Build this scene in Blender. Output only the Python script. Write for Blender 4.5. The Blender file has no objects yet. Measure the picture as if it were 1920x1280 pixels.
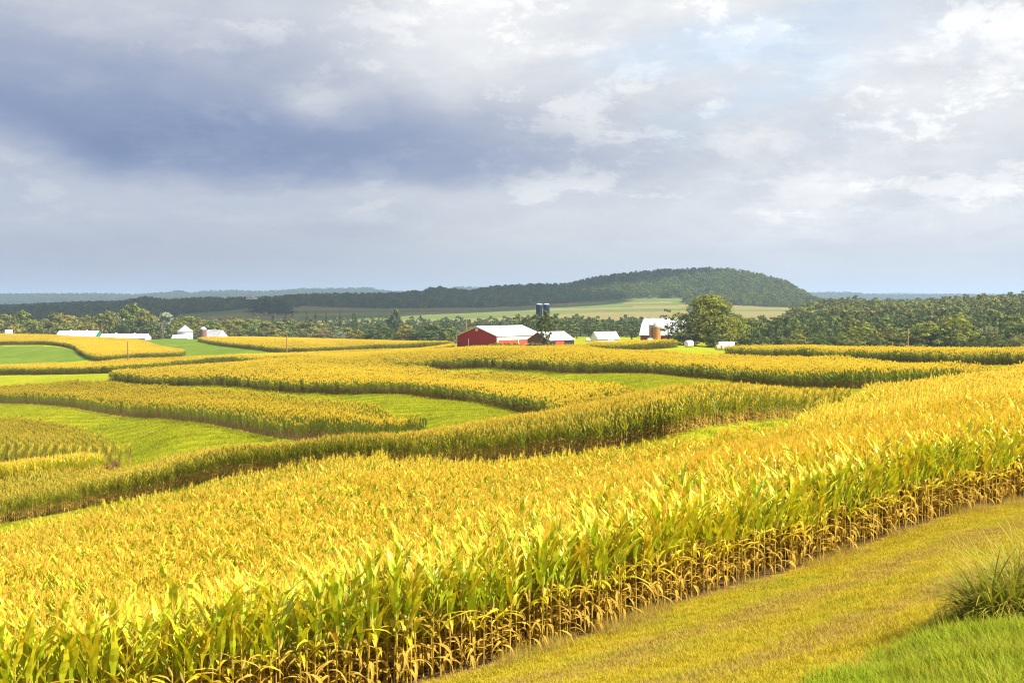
import bpy, bmesh, math, random
import numpy as np
from mathutils import Vector, Matrix
random.seed(7); RNG = np.random.default_rng(7)
sc = bpy.context.scene
COL = sc.collection

# ---------------------------------------------------------------- camera
FPX, CU, CV, VH = 2400.0, 960.0, 640.0, 565.0
EYE = 30.0
PITCH = math.atan((CV - VH) / FPX)
cd = bpy.data.cameras.new('camera'); cam = bpy.data.objects.new('camera', cd); COL.objects.link(cam)
cd.sensor_width = 36.0; cd.lens = 45.0; cd.clip_start = 0.1; cd.clip_end = 80000
cam.location = (0, 0, EYE); cam.rotation_euler = (math.pi/2 - PITCH, 0, 0)
sc.camera = cam

# ---------------------------------------------------------------- light
SUN_AZ = math.radians(111)          # clockwise from the view direction: from the right, a little behind
SUN_EL = math.radians(47)
sl = bpy.data.lights.new('sun', 'SUN'); sun = bpy.data.objects.new('sun', sl); COL.objects.link(sun)
sl.energy = 5.0; sl.angle = math.radians(0.53); sl.color = (1.0, 0.95, 0.85)
to_sun = Vector((math.sin(SUN_AZ)*math.cos(SUN_EL), math.cos(SUN_AZ)*math.cos(SUN_EL), math.sin(SUN_EL)))
sun.rotation_euler = to_sun.to_track_quat('Z', 'Y').to_euler(); sun.location = (60, -30, 120)
sc.view_settings.view_transform = 'Standard'; sc.view_settings.look = 'None'
sc.view_settings.exposure = 1.05; sc.view_settings.gamma = 1.0; sc.view_settings.use_curve_mapping = False
sc.cycles.max_bounces = 6; sc.cycles.diffuse_bounces = 3; sc.cycles.transmission_bounces = 4
sc.cycles.transparent_max_bounces = 8; sc.cycles.volume_bounces = 1
sc.cycles.use_denoising = True; sc.cycles.denoiser = 'OPENIMAGEDENOISE'; sc.cycles.denoising_prefilter = 'NONE'; sc.cycles.denoising_input_passes = 'RGB_ALBEDO_NORMAL'; sc.cycles.pixel_filter_type = 'BLACKMAN_HARRIS'; sc.cycles.filter_width = 1.15

# ---------------------------------------------------------------- world: sky with a broken cloud deck
W = bpy.data.worlds.new('World'); sc.world = W; W.use_nodes = True
nt = W.node_tree; nt.nodes.clear()
def wn(t, **k):
    n = nt.nodes.new(t)
    for a, b in k.items(): setattr(n, a, b)
    return n
def wmath(op, a, b=None, c=None):
    n = wn('ShaderNodeMath', operation=op)
    for i, x in enumerate((a, b, c)):
        if x is None: continue
        if isinstance(x, (int, float)): n.inputs[i].default_value = x
        else: nt.links.new(x, n.inputs[i])
    return n.outputs[0]
def wramp(fac, stops, interp='LINEAR'):
    n = wn('ShaderNodeValToRGB'); nt.links.new(fac, n.inputs[0]); r = n.color_ramp; r.interpolation = interp
    while len(r.elements) < len(stops): r.elements.new(0.5)
    for e, (p, c) in zip(r.elements, stops): e.position = p; e.color = (*c, 1) if len(c) == 3 else c
    return n.outputs[0]
def wsmooth(x, a, b):
    n = wn('ShaderNodeMapRange', interpolation_type='SMOOTHSTEP'); nt.links.new(x, n.inputs[0])
    n.inputs[1].default_value = a; n.inputs[2].default_value = b; return n.outputs[0]
tc = wn('ShaderNodeTexCoord'); sep = wn('ShaderNodeSeparateXYZ'); nt.links.new(tc.outputs['Generated'], sep.inputs[0])
dx, dy, dz = sep.outputs
az = wmath('ARCTAN2', dx, dy)                                  # radians, 0 = view direction, + right
el = wmath('ARCSINE', dz)
den = wmath('ADD', wmath('MAXIMUM', dz, 0.0), 0.10)
comb = wn('ShaderNodeCombineXYZ')
nt.links.new(wmath('DIVIDE', dx, den), comb.inputs[0]); nt.links.new(wmath('DIVIDE', dy, den), comb.inputs[1])
def wnoise(vec, scale, det, rough, dist=0.0, off=(0, 0, 0), sc3=(1, 1, 1)):
    mp = wn('ShaderNodeMapping'); nt.links.new(vec, mp.inputs[0]); mp.inputs['Location'].default_value = off; mp.inputs['Scale'].default_value = sc3
    n = wn('ShaderNodeTexNoise'); nt.links.new(mp.outputs[0], n.inputs['Vector'])
    n.inputs['Scale'].default_value = scale; n.inputs['Detail'].default_value = det; n.inputs['Roughness'].default_value = rough
    n.inputs['Distortion'].default_value = dist
    return n.outputs['Fac']
P = comb.outputs[0]
big = wnoise(P, 0.30, 4, 0.5, 0.3, (3.1, 1.7, 0), (1.0, 0.8, 1))
# cloud texture in angles, flattened towards the horizon as a deck seen from below
ang = wn('ShaderNodeCombineXYZ'); nt.links.new(az, ang.inputs[0]); nt.links.new(wmath('POWER', wmath('MAXIMUM', el, 0.0), 0.75), ang.inputs[1])
A_ = ang.outputs[0]
med = wnoise(A_, 5.0, 7, 0.52, 0.25, (7.3, 2.2, 0.4), (0.8, 2.2, 1))
fine = wnoise(A_, 9.0, 12, 0.66, 0.2, (1.3, 9.2, 0.8), (0.9, 1.7, 1))
puff = wnoise(A_, 13.0, 12, 0.66, 0.15, (4.6, 3.2, 0.1), (0.9, 1.5, 1))
puff2 = wnoise(A_, 7.0, 12, 0.64, 0.15, (9.1, 6.4, 0.5), (0.8, 1.7, 1))
wob = wnoise(A_, 4.0, 6, 0.55, 0.3, (2, 5, 0), (1, 1.6, 1))
wob2 = wnoise(A_, 14.0, 8, 0.6, 0.4, (5, 1, 0), (1, 1.8, 1))
w0 = wmath('MULTIPLY', wmath('SUBTRACT', wob, 0.5), 0.055)
w1 = wmath('MULTIPLY', wmath('SUBTRACT', wob2, 0.5), 0.030)
elw = wmath('ADD', el, wmath('ADD', w0, w1))
azw = wmath('ADD', az, wmath('MULTIPLY', w0, 2.5))
# the long slate-blue bank: thickest at the left, thinning towards the middle and sloping down to the right
top_el = wmath('ADD', 0.165, wmath('MULTIPLY', az, -0.11))
bot_el = wmath('ADD', 0.091, wmath('MULTIPLY', wmath('MAXIMUM', wmath('SUBTRACT', -0.30, az), 0.0), 0.35))
below_top = wsmooth(wmath('SUBTRACT', top_el, elw), -0.055, 0.085)
above_bot = wsmooth(wmath('SUBTRACT', elw, bot_el), -0.012, 0.030)
leftw = wsmooth(wmath('MULTIPLY', azw, -1.0), -0.20, 0.13)
bank = wmath('MULTIPLY', wmath('MULTIPLY', below_top, above_bot), leftw)
right = wsmooth(az, -0.34, 0.26)
# the brightest tower of cloud stands above the middle, a softer one to the right
def wlobe(ca, ce, sa, se):
    p = wmath('POWER', wmath('DIVIDE', wmath('SUBTRACT', azw, ca), sa), 2.0); q_ = wmath('POWER', wmath('DIVIDE', wmath('SUBTRACT', elw, ce), se), 2.0)
    return wmath('POWER', 2.718, wmath('MULTIPLY', wmath('ADD', p, q_), -1.0))
tower = wmath('ADD', wmath('MULTIPLY', wlobe(-.03, .205, .075, .055), .13), wmath('MULTIPLY', wlobe(-.145, .155, .03, .017), .22))
high = wsmooth(el, 0.06, 0.22)
br = wmath('ADD', 0.45, wmath('MULTIPLY', right, 0.19))
br = wmath('ADD', br, wmath('MULTIPLY', high, 0.14))
br = wmath('ADD', br, wmath('MULTIPLY', wmath('SUBTRACT', big, 0.5), 0.20))
br = wmath('ADD', br, wmath('MULTIPLY', wmath('SUBTRACT', med, 0.5), 0.34))
br = wmath('ADD', br, wmath('MULTIPLY', wmath('SUBTRACT', fine, 0.5), wmath('ADD', 0.14, wmath('MULTIPLY', right, 0.26))))
br = wmath('ADD', br, tower)
# lit heads of cumulus with firm edges, more of them towards the right, each with a shaded underside
head = wsmooth(puff, 0.53, 0.62); head2 = wsmooth(puff2, 0.50, 0.60)
br = wmath('ADD', br, wmath('MULTIPLY', head, wmath('MULTIPLY', wmath('ADD', 0.06, wmath('MULTIPLY', right, 0.08)), wsmooth(el, .03, .08))))
br = wmath('ADD', br, wmath('MULTIPLY', wmath('SUBTRACT', head2, 0.4), wmath('MULTIPLY', wmath('ADD', 0.05, wmath('MULTIPLY', right, 0.07)), wsmooth(el, .02, .08))))
br = wmath('SUBTRACT', br, wmath('MULTIPLY', bank, 0.42))
# towards the horizon the deck melts into even pale haze
hz = wsmooth(el, 0.085, 0.0)
hzb = wmath('ADD', 0.45, wmath('MULTIPLY', right, 0.13))
mixb = wn('ShaderNodeMix', data_type='FLOAT'); nt.links.new(wmath('MULTIPLY', hz, 0.92), mixb.inputs[0]); nt.links.new(br, mixb.inputs[2]); nt.links.new(hzb, mixb.inputs[3])
cloud = wramp(mixb.outputs[0], [(0.0, (.20, .265, .45)), (0.18, (.28, .345, .52)), (0.38, (.435, .48, .61)), (0.56, (.64, .67, .74)), (0.74, (.90, .905, .925)), (0.90, (1.18, 1.17, 1.15))])
sky = wn('ShaderNodeTexSky', sky_type='NISHITA', sun_disc=False, sun_elevation=SUN_EL, sun_rotation=SUN_AZ, altitude=250, dust_density=1.5)
bg1 = wn('ShaderNodeBackground'); nt.links.new(sky.outputs[0], bg1.inputs[0]); bg1.inputs[1].default_value = 0.10
bg2 = wn('ShaderNodeBackground'); nt.links.new(cloud, bg2.inputs[0]); bg2.inputs[1].default_value = 0.47
gap = wmath('MULTIPLY', wsmooth(wnoise(P, 0.8, 7, 0.6, 0.6, (11.2, 4.1, 0.2), (1, .6, 1)), 0.55, 0.72), wmath('MULTIPLY', wsmooth(el, .09, .17), wmath('SUBTRACT', 1.0, bank)))
ms = wn('ShaderNodeMixShader'); nt.links.new(wmath('MULTIPLY', gap, 0.45), ms.inputs[0]); nt.links.new(bg2.outputs[0], ms.inputs[1]); nt.links.new(bg1.outputs[0], ms.inputs[2])
wo = wn('ShaderNodeOutputWorld'); nt.links.new(ms.outputs[0], wo.inputs[0])

# ---------------------------------------------------------------- helpers: scene objects
def tag(o, label=None, cat=None, group=None, kind=None):
    if label: o['label'] = label
    if cat: o['category'] = cat
    if group: o['group'] = group
    if kind: o['kind'] = kind
    return o
def link(name, me, parent=None, loc=None, rz=0.0):
    o = bpy.data.objects.new(name, me); COL.objects.link(o)
    if parent: o.parent = parent
    if loc is not None: o.location = loc
    if rz: o.rotation_euler = (0, 0, rz)
    return o
def np_mesh(name, V, F, mats=(), midx=None, tip=None, smooth=False):
    """V (n,3); F (m,k) array or list of tuples"""
    me = bpy.data.meshes.new(name)
    V = np.asarray(V, dtype=np.float32)
    if isinstance(F, np.ndarray):
        m, k = F.shape
        me.vertices.add(len(V)); me.vertices.foreach_set('co', V.ravel())
        me.loops.add(m*k); me.loops.foreach_set('vertex_index', F.astype(np.int32).ravel())
        me.polygons.add(m); me.polygons.foreach_set('loop_start', np.arange(0, m*k, k, dtype=np.int32))
        me.polygons.foreach_set('loop_total', np.full(m, k, dtype=np.int32))
        me.update(calc_edges=True)
    else:
        me.from_pydata([tuple(map(float, v)) for v in V], [], [tuple(f) for f in F])
    for x in mats: me.materials.append(x)
    if midx is not None: me.polygons.foreach_set('material_index', np.asarray(midx, dtype=np.int32))
    if tip is not None:
        a = me.attributes.new('tip', 'FLOAT', 'POINT'); a.data.foreach_set('value', np.asarray(tip, dtype=np.float32))
    if smooth: me.polygons.foreach_set('use_smooth', np.ones(len(me.polygons), dtype=bool))
    me.update()
    return me
class MB:
    """collects faces; build() makes one mesh object"""
    def __init__(s): s.v = []; s.f = []; s.m = []
    def add(s, vs, fs, m=0):
        b = len(s.v); s.v += [tuple(v) for v in vs]; s.f += [tuple(i+b for i in f) for f in fs]; s.m += [m]*len(fs); return s
    def box(s, x0, x1, y0, y1, z0, z1, m=0):
        return s.add([(x0,y0,z0),(x1,y0,z0),(x1,y1,z0),(x0,y1,z0),(x0,y0,z1),(x1,y0,z1),(x1,y1,z1),(x0,y1,z1)],
                     [(0,3,2,1),(4,5,6,7),(0,1,5,4),(1,2,6,5),(2,3,7,6),(3,0,4,7)], m)
    def prism(s, prof, x0, x1, m=0):
        """profile in (y,z) extruded along x"""
        n = len(prof)
        vs = [(x0, y, z) for y, z in prof] + [(x1, y, z) for y, z in prof]
        fs = [tuple(range(n))[::-1], tuple(range(n, 2*n))] + [(i, (i+1) % n, n+(i+1) % n, n+i) for i in range(n)]
        return s.add(vs, fs, m)
    def lathe(s, prof, n=20, m=0, c=(0, 0)):
        k = len(prof); vs = []; fs = []
        for r, z in prof:
            for i in range(n):
                a = 2*math.pi*i/n; vs.append((c[0]+r*math.cos(a), c[1]+r*math.sin(a), z))
        for j in range(k-1):
            for i in range(n): fs.append((j*n+i, j*n+(i+1) % n, (j+1)*n+(i+1) % n, (j+1)*n+i))
        fs.append(tuple(range(n))[::-1]); fs.append(tuple(range((k-1)*n, k*n)))
        return s.add(vs, fs, m)
    def tube(s, pts, rad, n=6, m=0):
        pts = [Vector(p) for p in pts]; vs = []; fs = []
        for j, p in enumerate(pts):
            d = (pts[min(j+1, len(pts)-1)] - pts[max(j-1, 0)]).normalized()
            a = d.orthogonal().normalized() if abs(d.z) < .999 else Vector((1, 0, 0)); b = d.cross(a)
            r = rad[j] if isinstance(rad, (list, tuple)) else rad
            for i in range(n):
                t = 2*math.pi*i/n; vs.append(p + a*(r*math.cos(t)) + b*(r*math.sin(t)))
        for j in range(len(pts)-1):
            for i in range(n): fs.append((j*n+i, j*n+(i+1) % n, (j+1)*n+(i+1) % n, (j+1)*n+i))
        fs.append(tuple(range(n))[::-1]); fs.append(tuple(range((len(pts)-1)*n, len(pts)*n)))
        return s.add(vs, fs, m)
    def build(s, name, mats, parent=None, loc=None, rz=0.0):
        if not isinstance(mats, (list, tuple)): mats = [mats]
        me = bpy.data.meshes.new(name); me.from_pydata(s.v, [], s.f)
        for x in mats: me.materials.append(x)
        me.polygons.foreach_set('material_index', s.m); me.update()
        bm = bmesh.new(); bm.from_mesh(me); bmesh.ops.recalc_face_normals(bm, faces=bm.faces); bm.to_mesh(me); bm.free()
        return link(name, me, parent, loc, rz)
def empty(name, loc, rz=0.0, label=None, cat=None, group=None):
    o = bpy.data.objects.new(name, None); COL.objects.link(o); o.location = loc; o.rotation_euler = (0, 0, rz); o.empty_display_size = 0.3
    return tag(o, label, cat, group)

# ---------------------------------------------------------------- helpers: materials
def mat(name):
    m = bpy.data.materials.new(name); m.use_nodes = True; m.node_tree.nodes.clear(); return m
class NB:
    def __init__(s, m): s.t = m.node_tree; s.N = s.t.nodes; s.L = s.t.links
    def n(s, t, **k):
        x = s.N.new(t)
        for a, b in k.items(): setattr(x, a, b)
        return x
    def set(s, sock, v):
        if isinstance(v, bpy.types.NodeSocket): s.L.new(v, sock)
        elif isinstance(v, tuple) and len(v) == 3 and sock.type == 'RGBA': sock.default_value = (*v, 1)
        else: sock.default_value = v
    def math(s, op, a, b=0.0):
        x = s.n('ShaderNodeMath', operation=op); s.set(x.inputs[0], a); s.set(x.inputs[1], b); return x.outputs[0]
    def mix(s, f, a, b, blend='MIX'):
        x = s.n('ShaderNodeMix', data_type='RGBA', blend_type=blend); s.set(x.inputs[0], f); s.set(x.inputs[6], a); s.set(x.inputs[7], b); return x.outputs[2]
    def noise(s, vec, scale, det=4, rough=.55, dist=0.0, stretch=None):
        if stretch is not None:
            mp = s.n('ShaderNodeMapping'); s.L.new(vec, mp.inputs[0]); mp.inputs['Scale'].default_value = stretch[:3]
            if len(stretch) > 3: mp.inputs['Rotation'].default_value = (0, 0, stretch[3])
            vec = mp.outputs[0]
        x = s.n('ShaderNodeTexNoise'); s.L.new(vec, x.inputs['Vector']); x.inputs['Scale'].default_value = scale
        x.inputs['Detail'].default_value = det; x.inputs['Roughness'].default_value = rough; x.inputs['Distortion'].default_value = dist
        return x.outputs['Fac']
    def step(s, x, a, b):
        m = s.n('ShaderNodeMapRange', interpolation_type='SMOOTHSTEP'); s.set(m.inputs[0], x); m.inputs[1].default_value = a; m.inputs[2].default_value = b; return m.outputs[0]
    def pos(s): return s.n('ShaderNodeNewGeometry').outputs['Position']
    def rnd(s): return s.n('ShaderNodeObjectInfo').outputs['Random']
    def attr(s, n): return s.n('ShaderNodeAttribute', attribute_name=n).outputs['Fac']
    def out(s, sh): s.L.new(sh, s.n('ShaderNodeOutputMaterial').inputs[0])
    def pbr(s, col, rough=.8, spec=.2, bump=None, bstr=.3, bdist=.05, metal=0.0):
        p = s.n('ShaderNodeBsdfPrincipled'); s.set(p.inputs['Base Color'], col); s.set(p.inputs['Roughness'], rough)
        p.inputs['Specular IOR Level'].default_value = spec; p.inputs['Metallic'].default_value = metal
        if bump is not None:
            b = s.n('ShaderNodeBump'); s.L.new(bump, b.inputs['Height']); b.inputs['Strength'].default_value = bstr; b.inputs['Distance'].default_value = bdist
            s.L.new(b.outputs[0], p.inputs['Normal'])
        return p.outputs[0]
def leaf_mat(name, a, b, tip, c=None, trans=.35, rough=.5, spec=.25, patch=0.06, tipw=1.0):
    """a..b vary per plant, c comes in patches of the field, tip towards the blade's end"""
    m = mat(name); k = NB(m)
    col = k.mix(k.rnd(), a, b)
    if c is not None: col = k.mix(k.math('MULTIPLY', k.step(k.noise(k.pos(), patch, 3), .42, .68), .75), col, c)
    t = k.math('MULTIPLY', k.math('POWER', k.attr('tip'), 2.2), tipw)
    col = k.mix(t, col, tip)
    f = k.noise(k.pos(), 2.1, 3); col = k.mix(1.0, col, k.mix(f, (.72, .72, .72), (1.25, 1.25, 1.25)), 'MULTIPLY')
    p = k.pbr(col, rough, spec)
    tr = k.n('ShaderNodeBsdfTranslucent'); k.set(tr.inputs[0], k.mix(1.0, col, (1.15, 1.1, .6), 'MULTIPLY'))
    ms = k.n('ShaderNodeMixShader'); ms.inputs[0].default_value = trans; k.L.new(p, ms.inputs[1]); k.L.new(tr.outputs[0], ms.inputs[2])
    k.out(ms.outputs[0]); return m
def plain_mat(name, a, b=None, scale=1.5, rough=.7, spec=.25, stretch=None, metal=0.0, bump=0.0, coord='Object'):
    m = mat(name); k = NB(m); b = b or tuple(x*.75 for x in a)
    co = k.n('ShaderNodeTexCoord').outputs[coord]
    f = k.noise(co, scale, 5, .6, .2, stretch)
    k.out(k.pbr(k.mix(k.step(f, .3, .72), a, b), rough, spec, f if bump else None, bump, .03, metal)); return m

# ---------------------------------------------------------------- helpers: pixel -> ray, terrain
CP, SP = math.cos(PITCH), math.sin(PITCH)
def ray(u, v):
    """direction scaled so that its forward (world Y) component is 1"""
    x = (u - CU)/FPX; y = (CV - v)/FPX
    dy_ = CP + y*SP; return np.array([x/dy_, 1.0, (-SP + y*CP)/dy_])
def at(u, v, D): d = ray(u, v); return d*D + np.array([0, 0, EYE])
def project(X, Y, Z):
    z = np.asarray(Z) - EYE; f = Y*CP - z*SP; up = Y*SP + z*CP
    f = np.maximum(f, .01); return CU + FPX*X/f, CV - FPX*up/f
CORN = 2.5
CTRL = []
def reg(kind, pts):
    """pts (u, v, D); kind g: the ground shows there, t: the tops of the corn show there. Returns plan points."""
    r = []
    for u, v, D in pts:
        p = at(u, v, D)
        if kind == 't': p[2] -= CORN
        CTRL.append(p); r.append((p[0], p[1]))
    return r
# ================================================================ the lie of the land (points read off the photograph with distances from the height of the corn)
S = {}
S['F0f'] = reg('g', [(-540,1540,17.2),(0,1432,19.6),(500,1345,22),(850,1265,24.3),(1107,1190,27),(1280,1128,29.5),(1527,1057,33.5),(1780,967,38.5),(1917,938,41.5),(2250,880,49)])
S['F0b'] = reg('t', [(-300,1075,78),(0,990,78),(100,962,78),(250,924,79),(360,901,80),(460,880,81),(560,861,82),(660,845,83),(760,848,80),(870,855,77),(1000,852,74),(1150,838,72),(1300,820,70),(1480,797,76),(1565,752,98),(1700,716,126),(1920,684,160),(2200,655,200)])
S['S1f'] = reg('g', [(-300,1040,98),(0,984,100),(200,945,100),(430,893,96),(640,868,94),(867,866,88),(1033,855,85),(1233,823,82),(1300,808,82),(1480,786,94),(1600,768,112)])
S['S1b'] = reg('t', [(-300,925,120),(0,894,120),(190,879,120),(250,868,121),(517,832,118),(640,823,114),(797,804,112),(983,779,112),(1070,768,114),(1300,730,120),(1570,737,122)])
S['S3f'] = reg('g', [(-300,890,152),(0,882,149),(120,876,146),(250,869,143)])
S['Hf'] = reg('g', [(-300,925,129),(0,905,129),(100,895,130),(188,884,131)])
S['Hb'] = reg('t', [(192,858,139),(100,865,139),(0,873,139),(-300,888,140)])
S['S3b'] = reg('t', [(247,834,160),(230,820,168),(187,804,185),(133,792,202),(0,777,230),(-300,757,270)])
S['S2f'] = reg('g', [(-300,742,380),(0,757,298),(150,769,245),(300,786,200),(400,800,165),(500,822,143),(545,829,136)])
S['S2e'] = reg('g', [(640,825,134),(790,810,134)])
S['S2b'] = reg('t', [(790,803,140),(733,775,160),(667,757,182),(633,749,195),(500,737,220),(350,726,262),(213,716,308),(100,714,340),(0,722,360),(-300,716,450)])
S['S4f'] = reg('g', [(208,712,333),(400,722,280),(600,737,228),(700,738,216),(767,741,208),(813,748,198),(900,757,186),(967,775,166),(1010,779,160)])
S['S4e'] = reg('t', [(1060,768,150),(1233,731,150)])
S['S4b'] = reg('t', [(1117,717,200),(1033,708,230),(933,700,260),(830,697,285),(760,691,310),(615,682,362),(440,679,415),(240,682,400)])
S['S5f'] = reg('g', [(610,683,350),(710,683,330),(813,687,305),(900,688,292),(1000,694,268),(1050,699,254),(1167,699,240),(1233,703,228),(1294,710,212),(1387,719,190),(1481,727,170),(1600,729,150)])
S['S5b'] = reg('t', [(1900,687,175),(1700,681,215),(1480,669,300),(1300,663,340),(1140,655,380),(1080,646,405),(1000,650,412),(860,651,415),(700,662,425),(620,669,390)])
S['S6f'] = reg('g', [(1358,664,375),(1500,668,330),(1600,674,290),(1750,681,250),(1900,684,222),(2200,684,190)])
S['S6b'] = reg('t', [(2200,655,250),(1920,657,300),(1700,658,370),(1640,657,400),(1560,650,430),(1450,642,460),(1375,646,455)])
S['S7f'] = reg('g', [(1100,658,400),(1196,657,400),(1249,653,410),(1271,651,418)])
S['S7b'] = reg('t', [(1265,637,470),(1200,636,480),(1130,640,480)])
S['Wf'] = reg('g', [(-300,704,430),(0,702,420),(120,702,410),(216,700,400)])
S['Wb'] = reg('t', [(480,663,540),(340,671,520),(170,681,510),(0,684,500),(-300,686,520)])
S['Mf'] = reg('g', [(440,676,430),(560,680,390),(700,676,410),(850,660,450)])
S['Mb'] = reg('t', [(840,652,520),(700,654,560),(560,660,560),(480,664,545)])
S['T1f'] = reg('g', [(-300,645,740),(0,647,730),(100,648,720),(140,655,650),(172,674,545),(260,671,550),(343,667,565)])
S['T1b'] = reg('t', [(345,657,600),(245,634,820),(100,627,860),(0,625,880),(-300,625,900)])
S['T2f'] = reg('g', [(370,640,800),(420,649,680),(480,655,600),(560,658,575),(700,653,590),(840,647,620)])
S['T2b'] = reg('t', [(850,643,680),(640,638,800),(500,632,860),(375,631,860)])
# other ground
for u in (-1500, -500, 500, 1000, 1600, 2300, 3200): CTRL.append(np.array([(u-CU)/FPX*4, 4, EYE-2.15]))
for u in (600, 1300, 2000, 2600): CTRL.append(np.array([(u-CU)/FPX*8, 8, EYE-3.0 - (0.6 if u < 1000 else 0)]))
reg('g', [(1700,1270,13.5),(1900,1160,16.5),(1300,1278,18),(1600,1150,22.5),(1900,1020,30),(2300,1050,22),(2300,960,34)])
reg('t', [(0,1280,26),(0,1080,50),(500,1090,40),(500,960,58),(1400,842,50),(1920,730,80),(1700,760,75),(1000,930,50)])
reg('g', [(300,820,160),(100,775,235),(700,772,175),(850,790,150),(1300,722,180),(1200,712,205),(100,710,380),(300,655,700),(300,635,845),(350,633,860),(100,668,600),(880,651,478),(1000,650,480),(935,652,458),(1025,649,446),(865,652,455),(1150,642,520),(1240,640,560),(1320,651,500),(1420,660,420)])
reg('g', [(-300,642,1000),(0,642,1000),(300,643,1000),(600,643,1000),(840,640,950),(1000,630,900),(1150,630,850),(1400,645,700),(1600,655,560),(1800,655,520),(2200,655,480)])
reg('g', [(-300,610,1700),(0,606,1700),(300,600,1700),(400,603,1500),(600,607,1400),(800,606,1400),(1000,604,1400),(1200,603,1400),(1400,600,1400),(600,588,1800),(900,586,1800),(1250,580,1850),(1450,585,1750)])
reg('g', [(1600,640,750),(1600,610,950),(1800,640,700),(1800,600,950),(2100,640,650),(2100,595,900)])
for th in (-.9, -.45, 0, .45, .9):
    for D, z in ((4500, -20), (9000, -30), (26000, -40)): CTRL.append(np.array([th*D, D, EYE+z]))
CT = np.array(CTRL)
def feat(X, Y):
    Yc = np.sqrt(np.maximum(Y, 0)**2 + 9.0)
    return np.stack([np.clip(X/Yc, -1.0, 1.0)*3.2, np.log(Yc)], -1)
PC = feat(CT[:, 0], CT[:, 1])
def tps(r2): return np.where(r2 > 1e-12, .5*r2*np.log(np.maximum(r2, 1e-12)), 0.0)
def fit(lam=0.004):
    n = len(PC); d2 = ((PC[:, None]-PC[None])**2).sum(-1)
    # work on depression (height / distance) so that every distance counts alike in the picture
    val = (CT[:, 2]-EYE)/np.sqrt(CT[:, 1]**2+9.0)
    A = np.zeros((n+3, n+3)); A[:n, :n] = tps(d2) + lam*np.eye(n); A[:n, n] = 1; A[:n, n+1:] = PC; A[n:, :n] = A[:n, n:].T
    return np.linalg.solve(A, np.concatenate([val, np.zeros(3)]))
CO = fit()
RIDGE = [  # distance, width in log distance, tree height taken off, silhouette of the tree tops (u, v)
 (2500, .16, 13, [(-700,582),(-100,578),(30,573),(125,567),(220,565),(275,556),(320,562),(375,558),(430,558),(520,556),(570,551),(640,550),(720,550),(790,545),(815,538),(850,541),(880,545),(930,536),(1000,533),(1060,532),(1120,519),(1180,511),(1250,505),(1330,502),(1390,506),(1440,517),(1480,529),(1510,548),(1560,570),(1700,585),(2600,590)]),
 (1250, .13, 18, [(-700,605),(1200,598),(1430,592),(1480,575),(1520,556),(1560,551),(1600,549),(1650,556),(1700,558),(1760,555),(1850,549),(1920,542),(2100,535),(2600,535)]),
 (7500, .10, 15, [(-700,552),(0,555),(180,554),(260,556),(310,552),(335,548),(355,553),(372,551),(400,549),(440,548),(480,550),(530,548),(560,545),(620,545),(690,543),(725,549),(780,552),(835,550),(850,542),(890,542),(925,550),(1100,553),(1500,553),(1590,552),(1650,556),(1800,556),(2600,552)]),
 (15000, .10, 15, [(-700,556),(900,556),(1480,556),(1560,552),(1610,549),(1680,546),(1760,548),(1810,547),(1850,551),(1950,548),(2600,546)]),
]
def ground_z(X, Y):
    X = np.asarray(X, float); Y = np.asarray(Y, float); sh = X.shape; X = X.ravel(); Y = Y.ravel()
    out = np.empty(len(X))
    for i in range(0, len(X), 60000):
        x, y = X[i:i+60000], Y[i:i+60000]
        p = feat(x, y); d2 = ((p[:, None]-PC[None])**2).sum(-1)
        z = (tps(d2) @ CO[:-3] + CO[-3] + p @ CO[-2:])*np.sqrt(np.maximum(y, 0)**2+9.0)
        yy = np.maximum(y, 1.0); u = CU + x/yy*FPX; ly = np.log(yy)
        for D, w, th, prof in RIDGE:
            pu, pv = zip(*prof); zr = -(np.interp(u, pu, pv)-VH)/FPX*D - th
            g = np.exp(-((ly-math.log(D))/w)**2)
            z = z*(1-g) + zr*g
        out[i:i+60000] = z + EYE
    return out.reshape(sh)
def gz(x, y): return float(ground_z(np.array([x]), np.array([y]))[0])
def hit(u, v, h=0.0, d0=6.0, d1=9000.0):
    """plan point where the ray through a pixel meets the ground raised by h"""
    D = np.exp(np.linspace(math.log(d0), math.log(d1), 1500)); d = ray(u, v)
    diff = EYE + d[2]*D - ground_z(d[0]*D, D) - h
    k = np.where(diff < 0)[0]; k = k[0] if len(k) else int(np.argmin(diff/D))
    return d[0]*D[k], D[k]
res = []
for p in CT:
    if p[1] > 10 and p[1] < 1300:
        res.append((ground_z(p[0], p[1])-p[2])/p[1]*FPX)
res = np.array(res); print('terrain residual px: rms %.2f max %.2f' % (np.sqrt((res**2).mean()), np.abs(res).max()))

def in_poly(px, py, poly):
    px = np.asarray(px); py = np.asarray(py); c = np.zeros(px.shape, bool); n = len(poly); j = n-1
    for i in range(n):
        xi, yi = poly[i][:2]; xj, yj = poly[j][:2]
        if yi != yj:
            t = ((yi > py) != (yj > py)) & (px < (xj-xi)*(py-yi)/(yj-yi)+xi); c ^= t
        j = i
    return c
def smooth_line(pts, n=8):
    """Catmull-Rom through plan points"""
    P_ = [np.array(p) for p in pts]; P_ = [2*P_[0]-P_[1]] + P_ + [2*P_[-1]-P_[-2]]; o = []
    for i in range(1, len(P_)-2):
        a, b, c, d = P_[i-1:i+3]
        for k in range(n):
            t = k/n; o.append(.5*((2*b)+(c-a)*t+(2*a-5*b+4*c-d)*t*t+(3*b-a-3*c+d)*t**3))
    o.append(P_[-2]); return o
def chain(*keys): return sum((list(S[k]) for k in keys), [])
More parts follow.
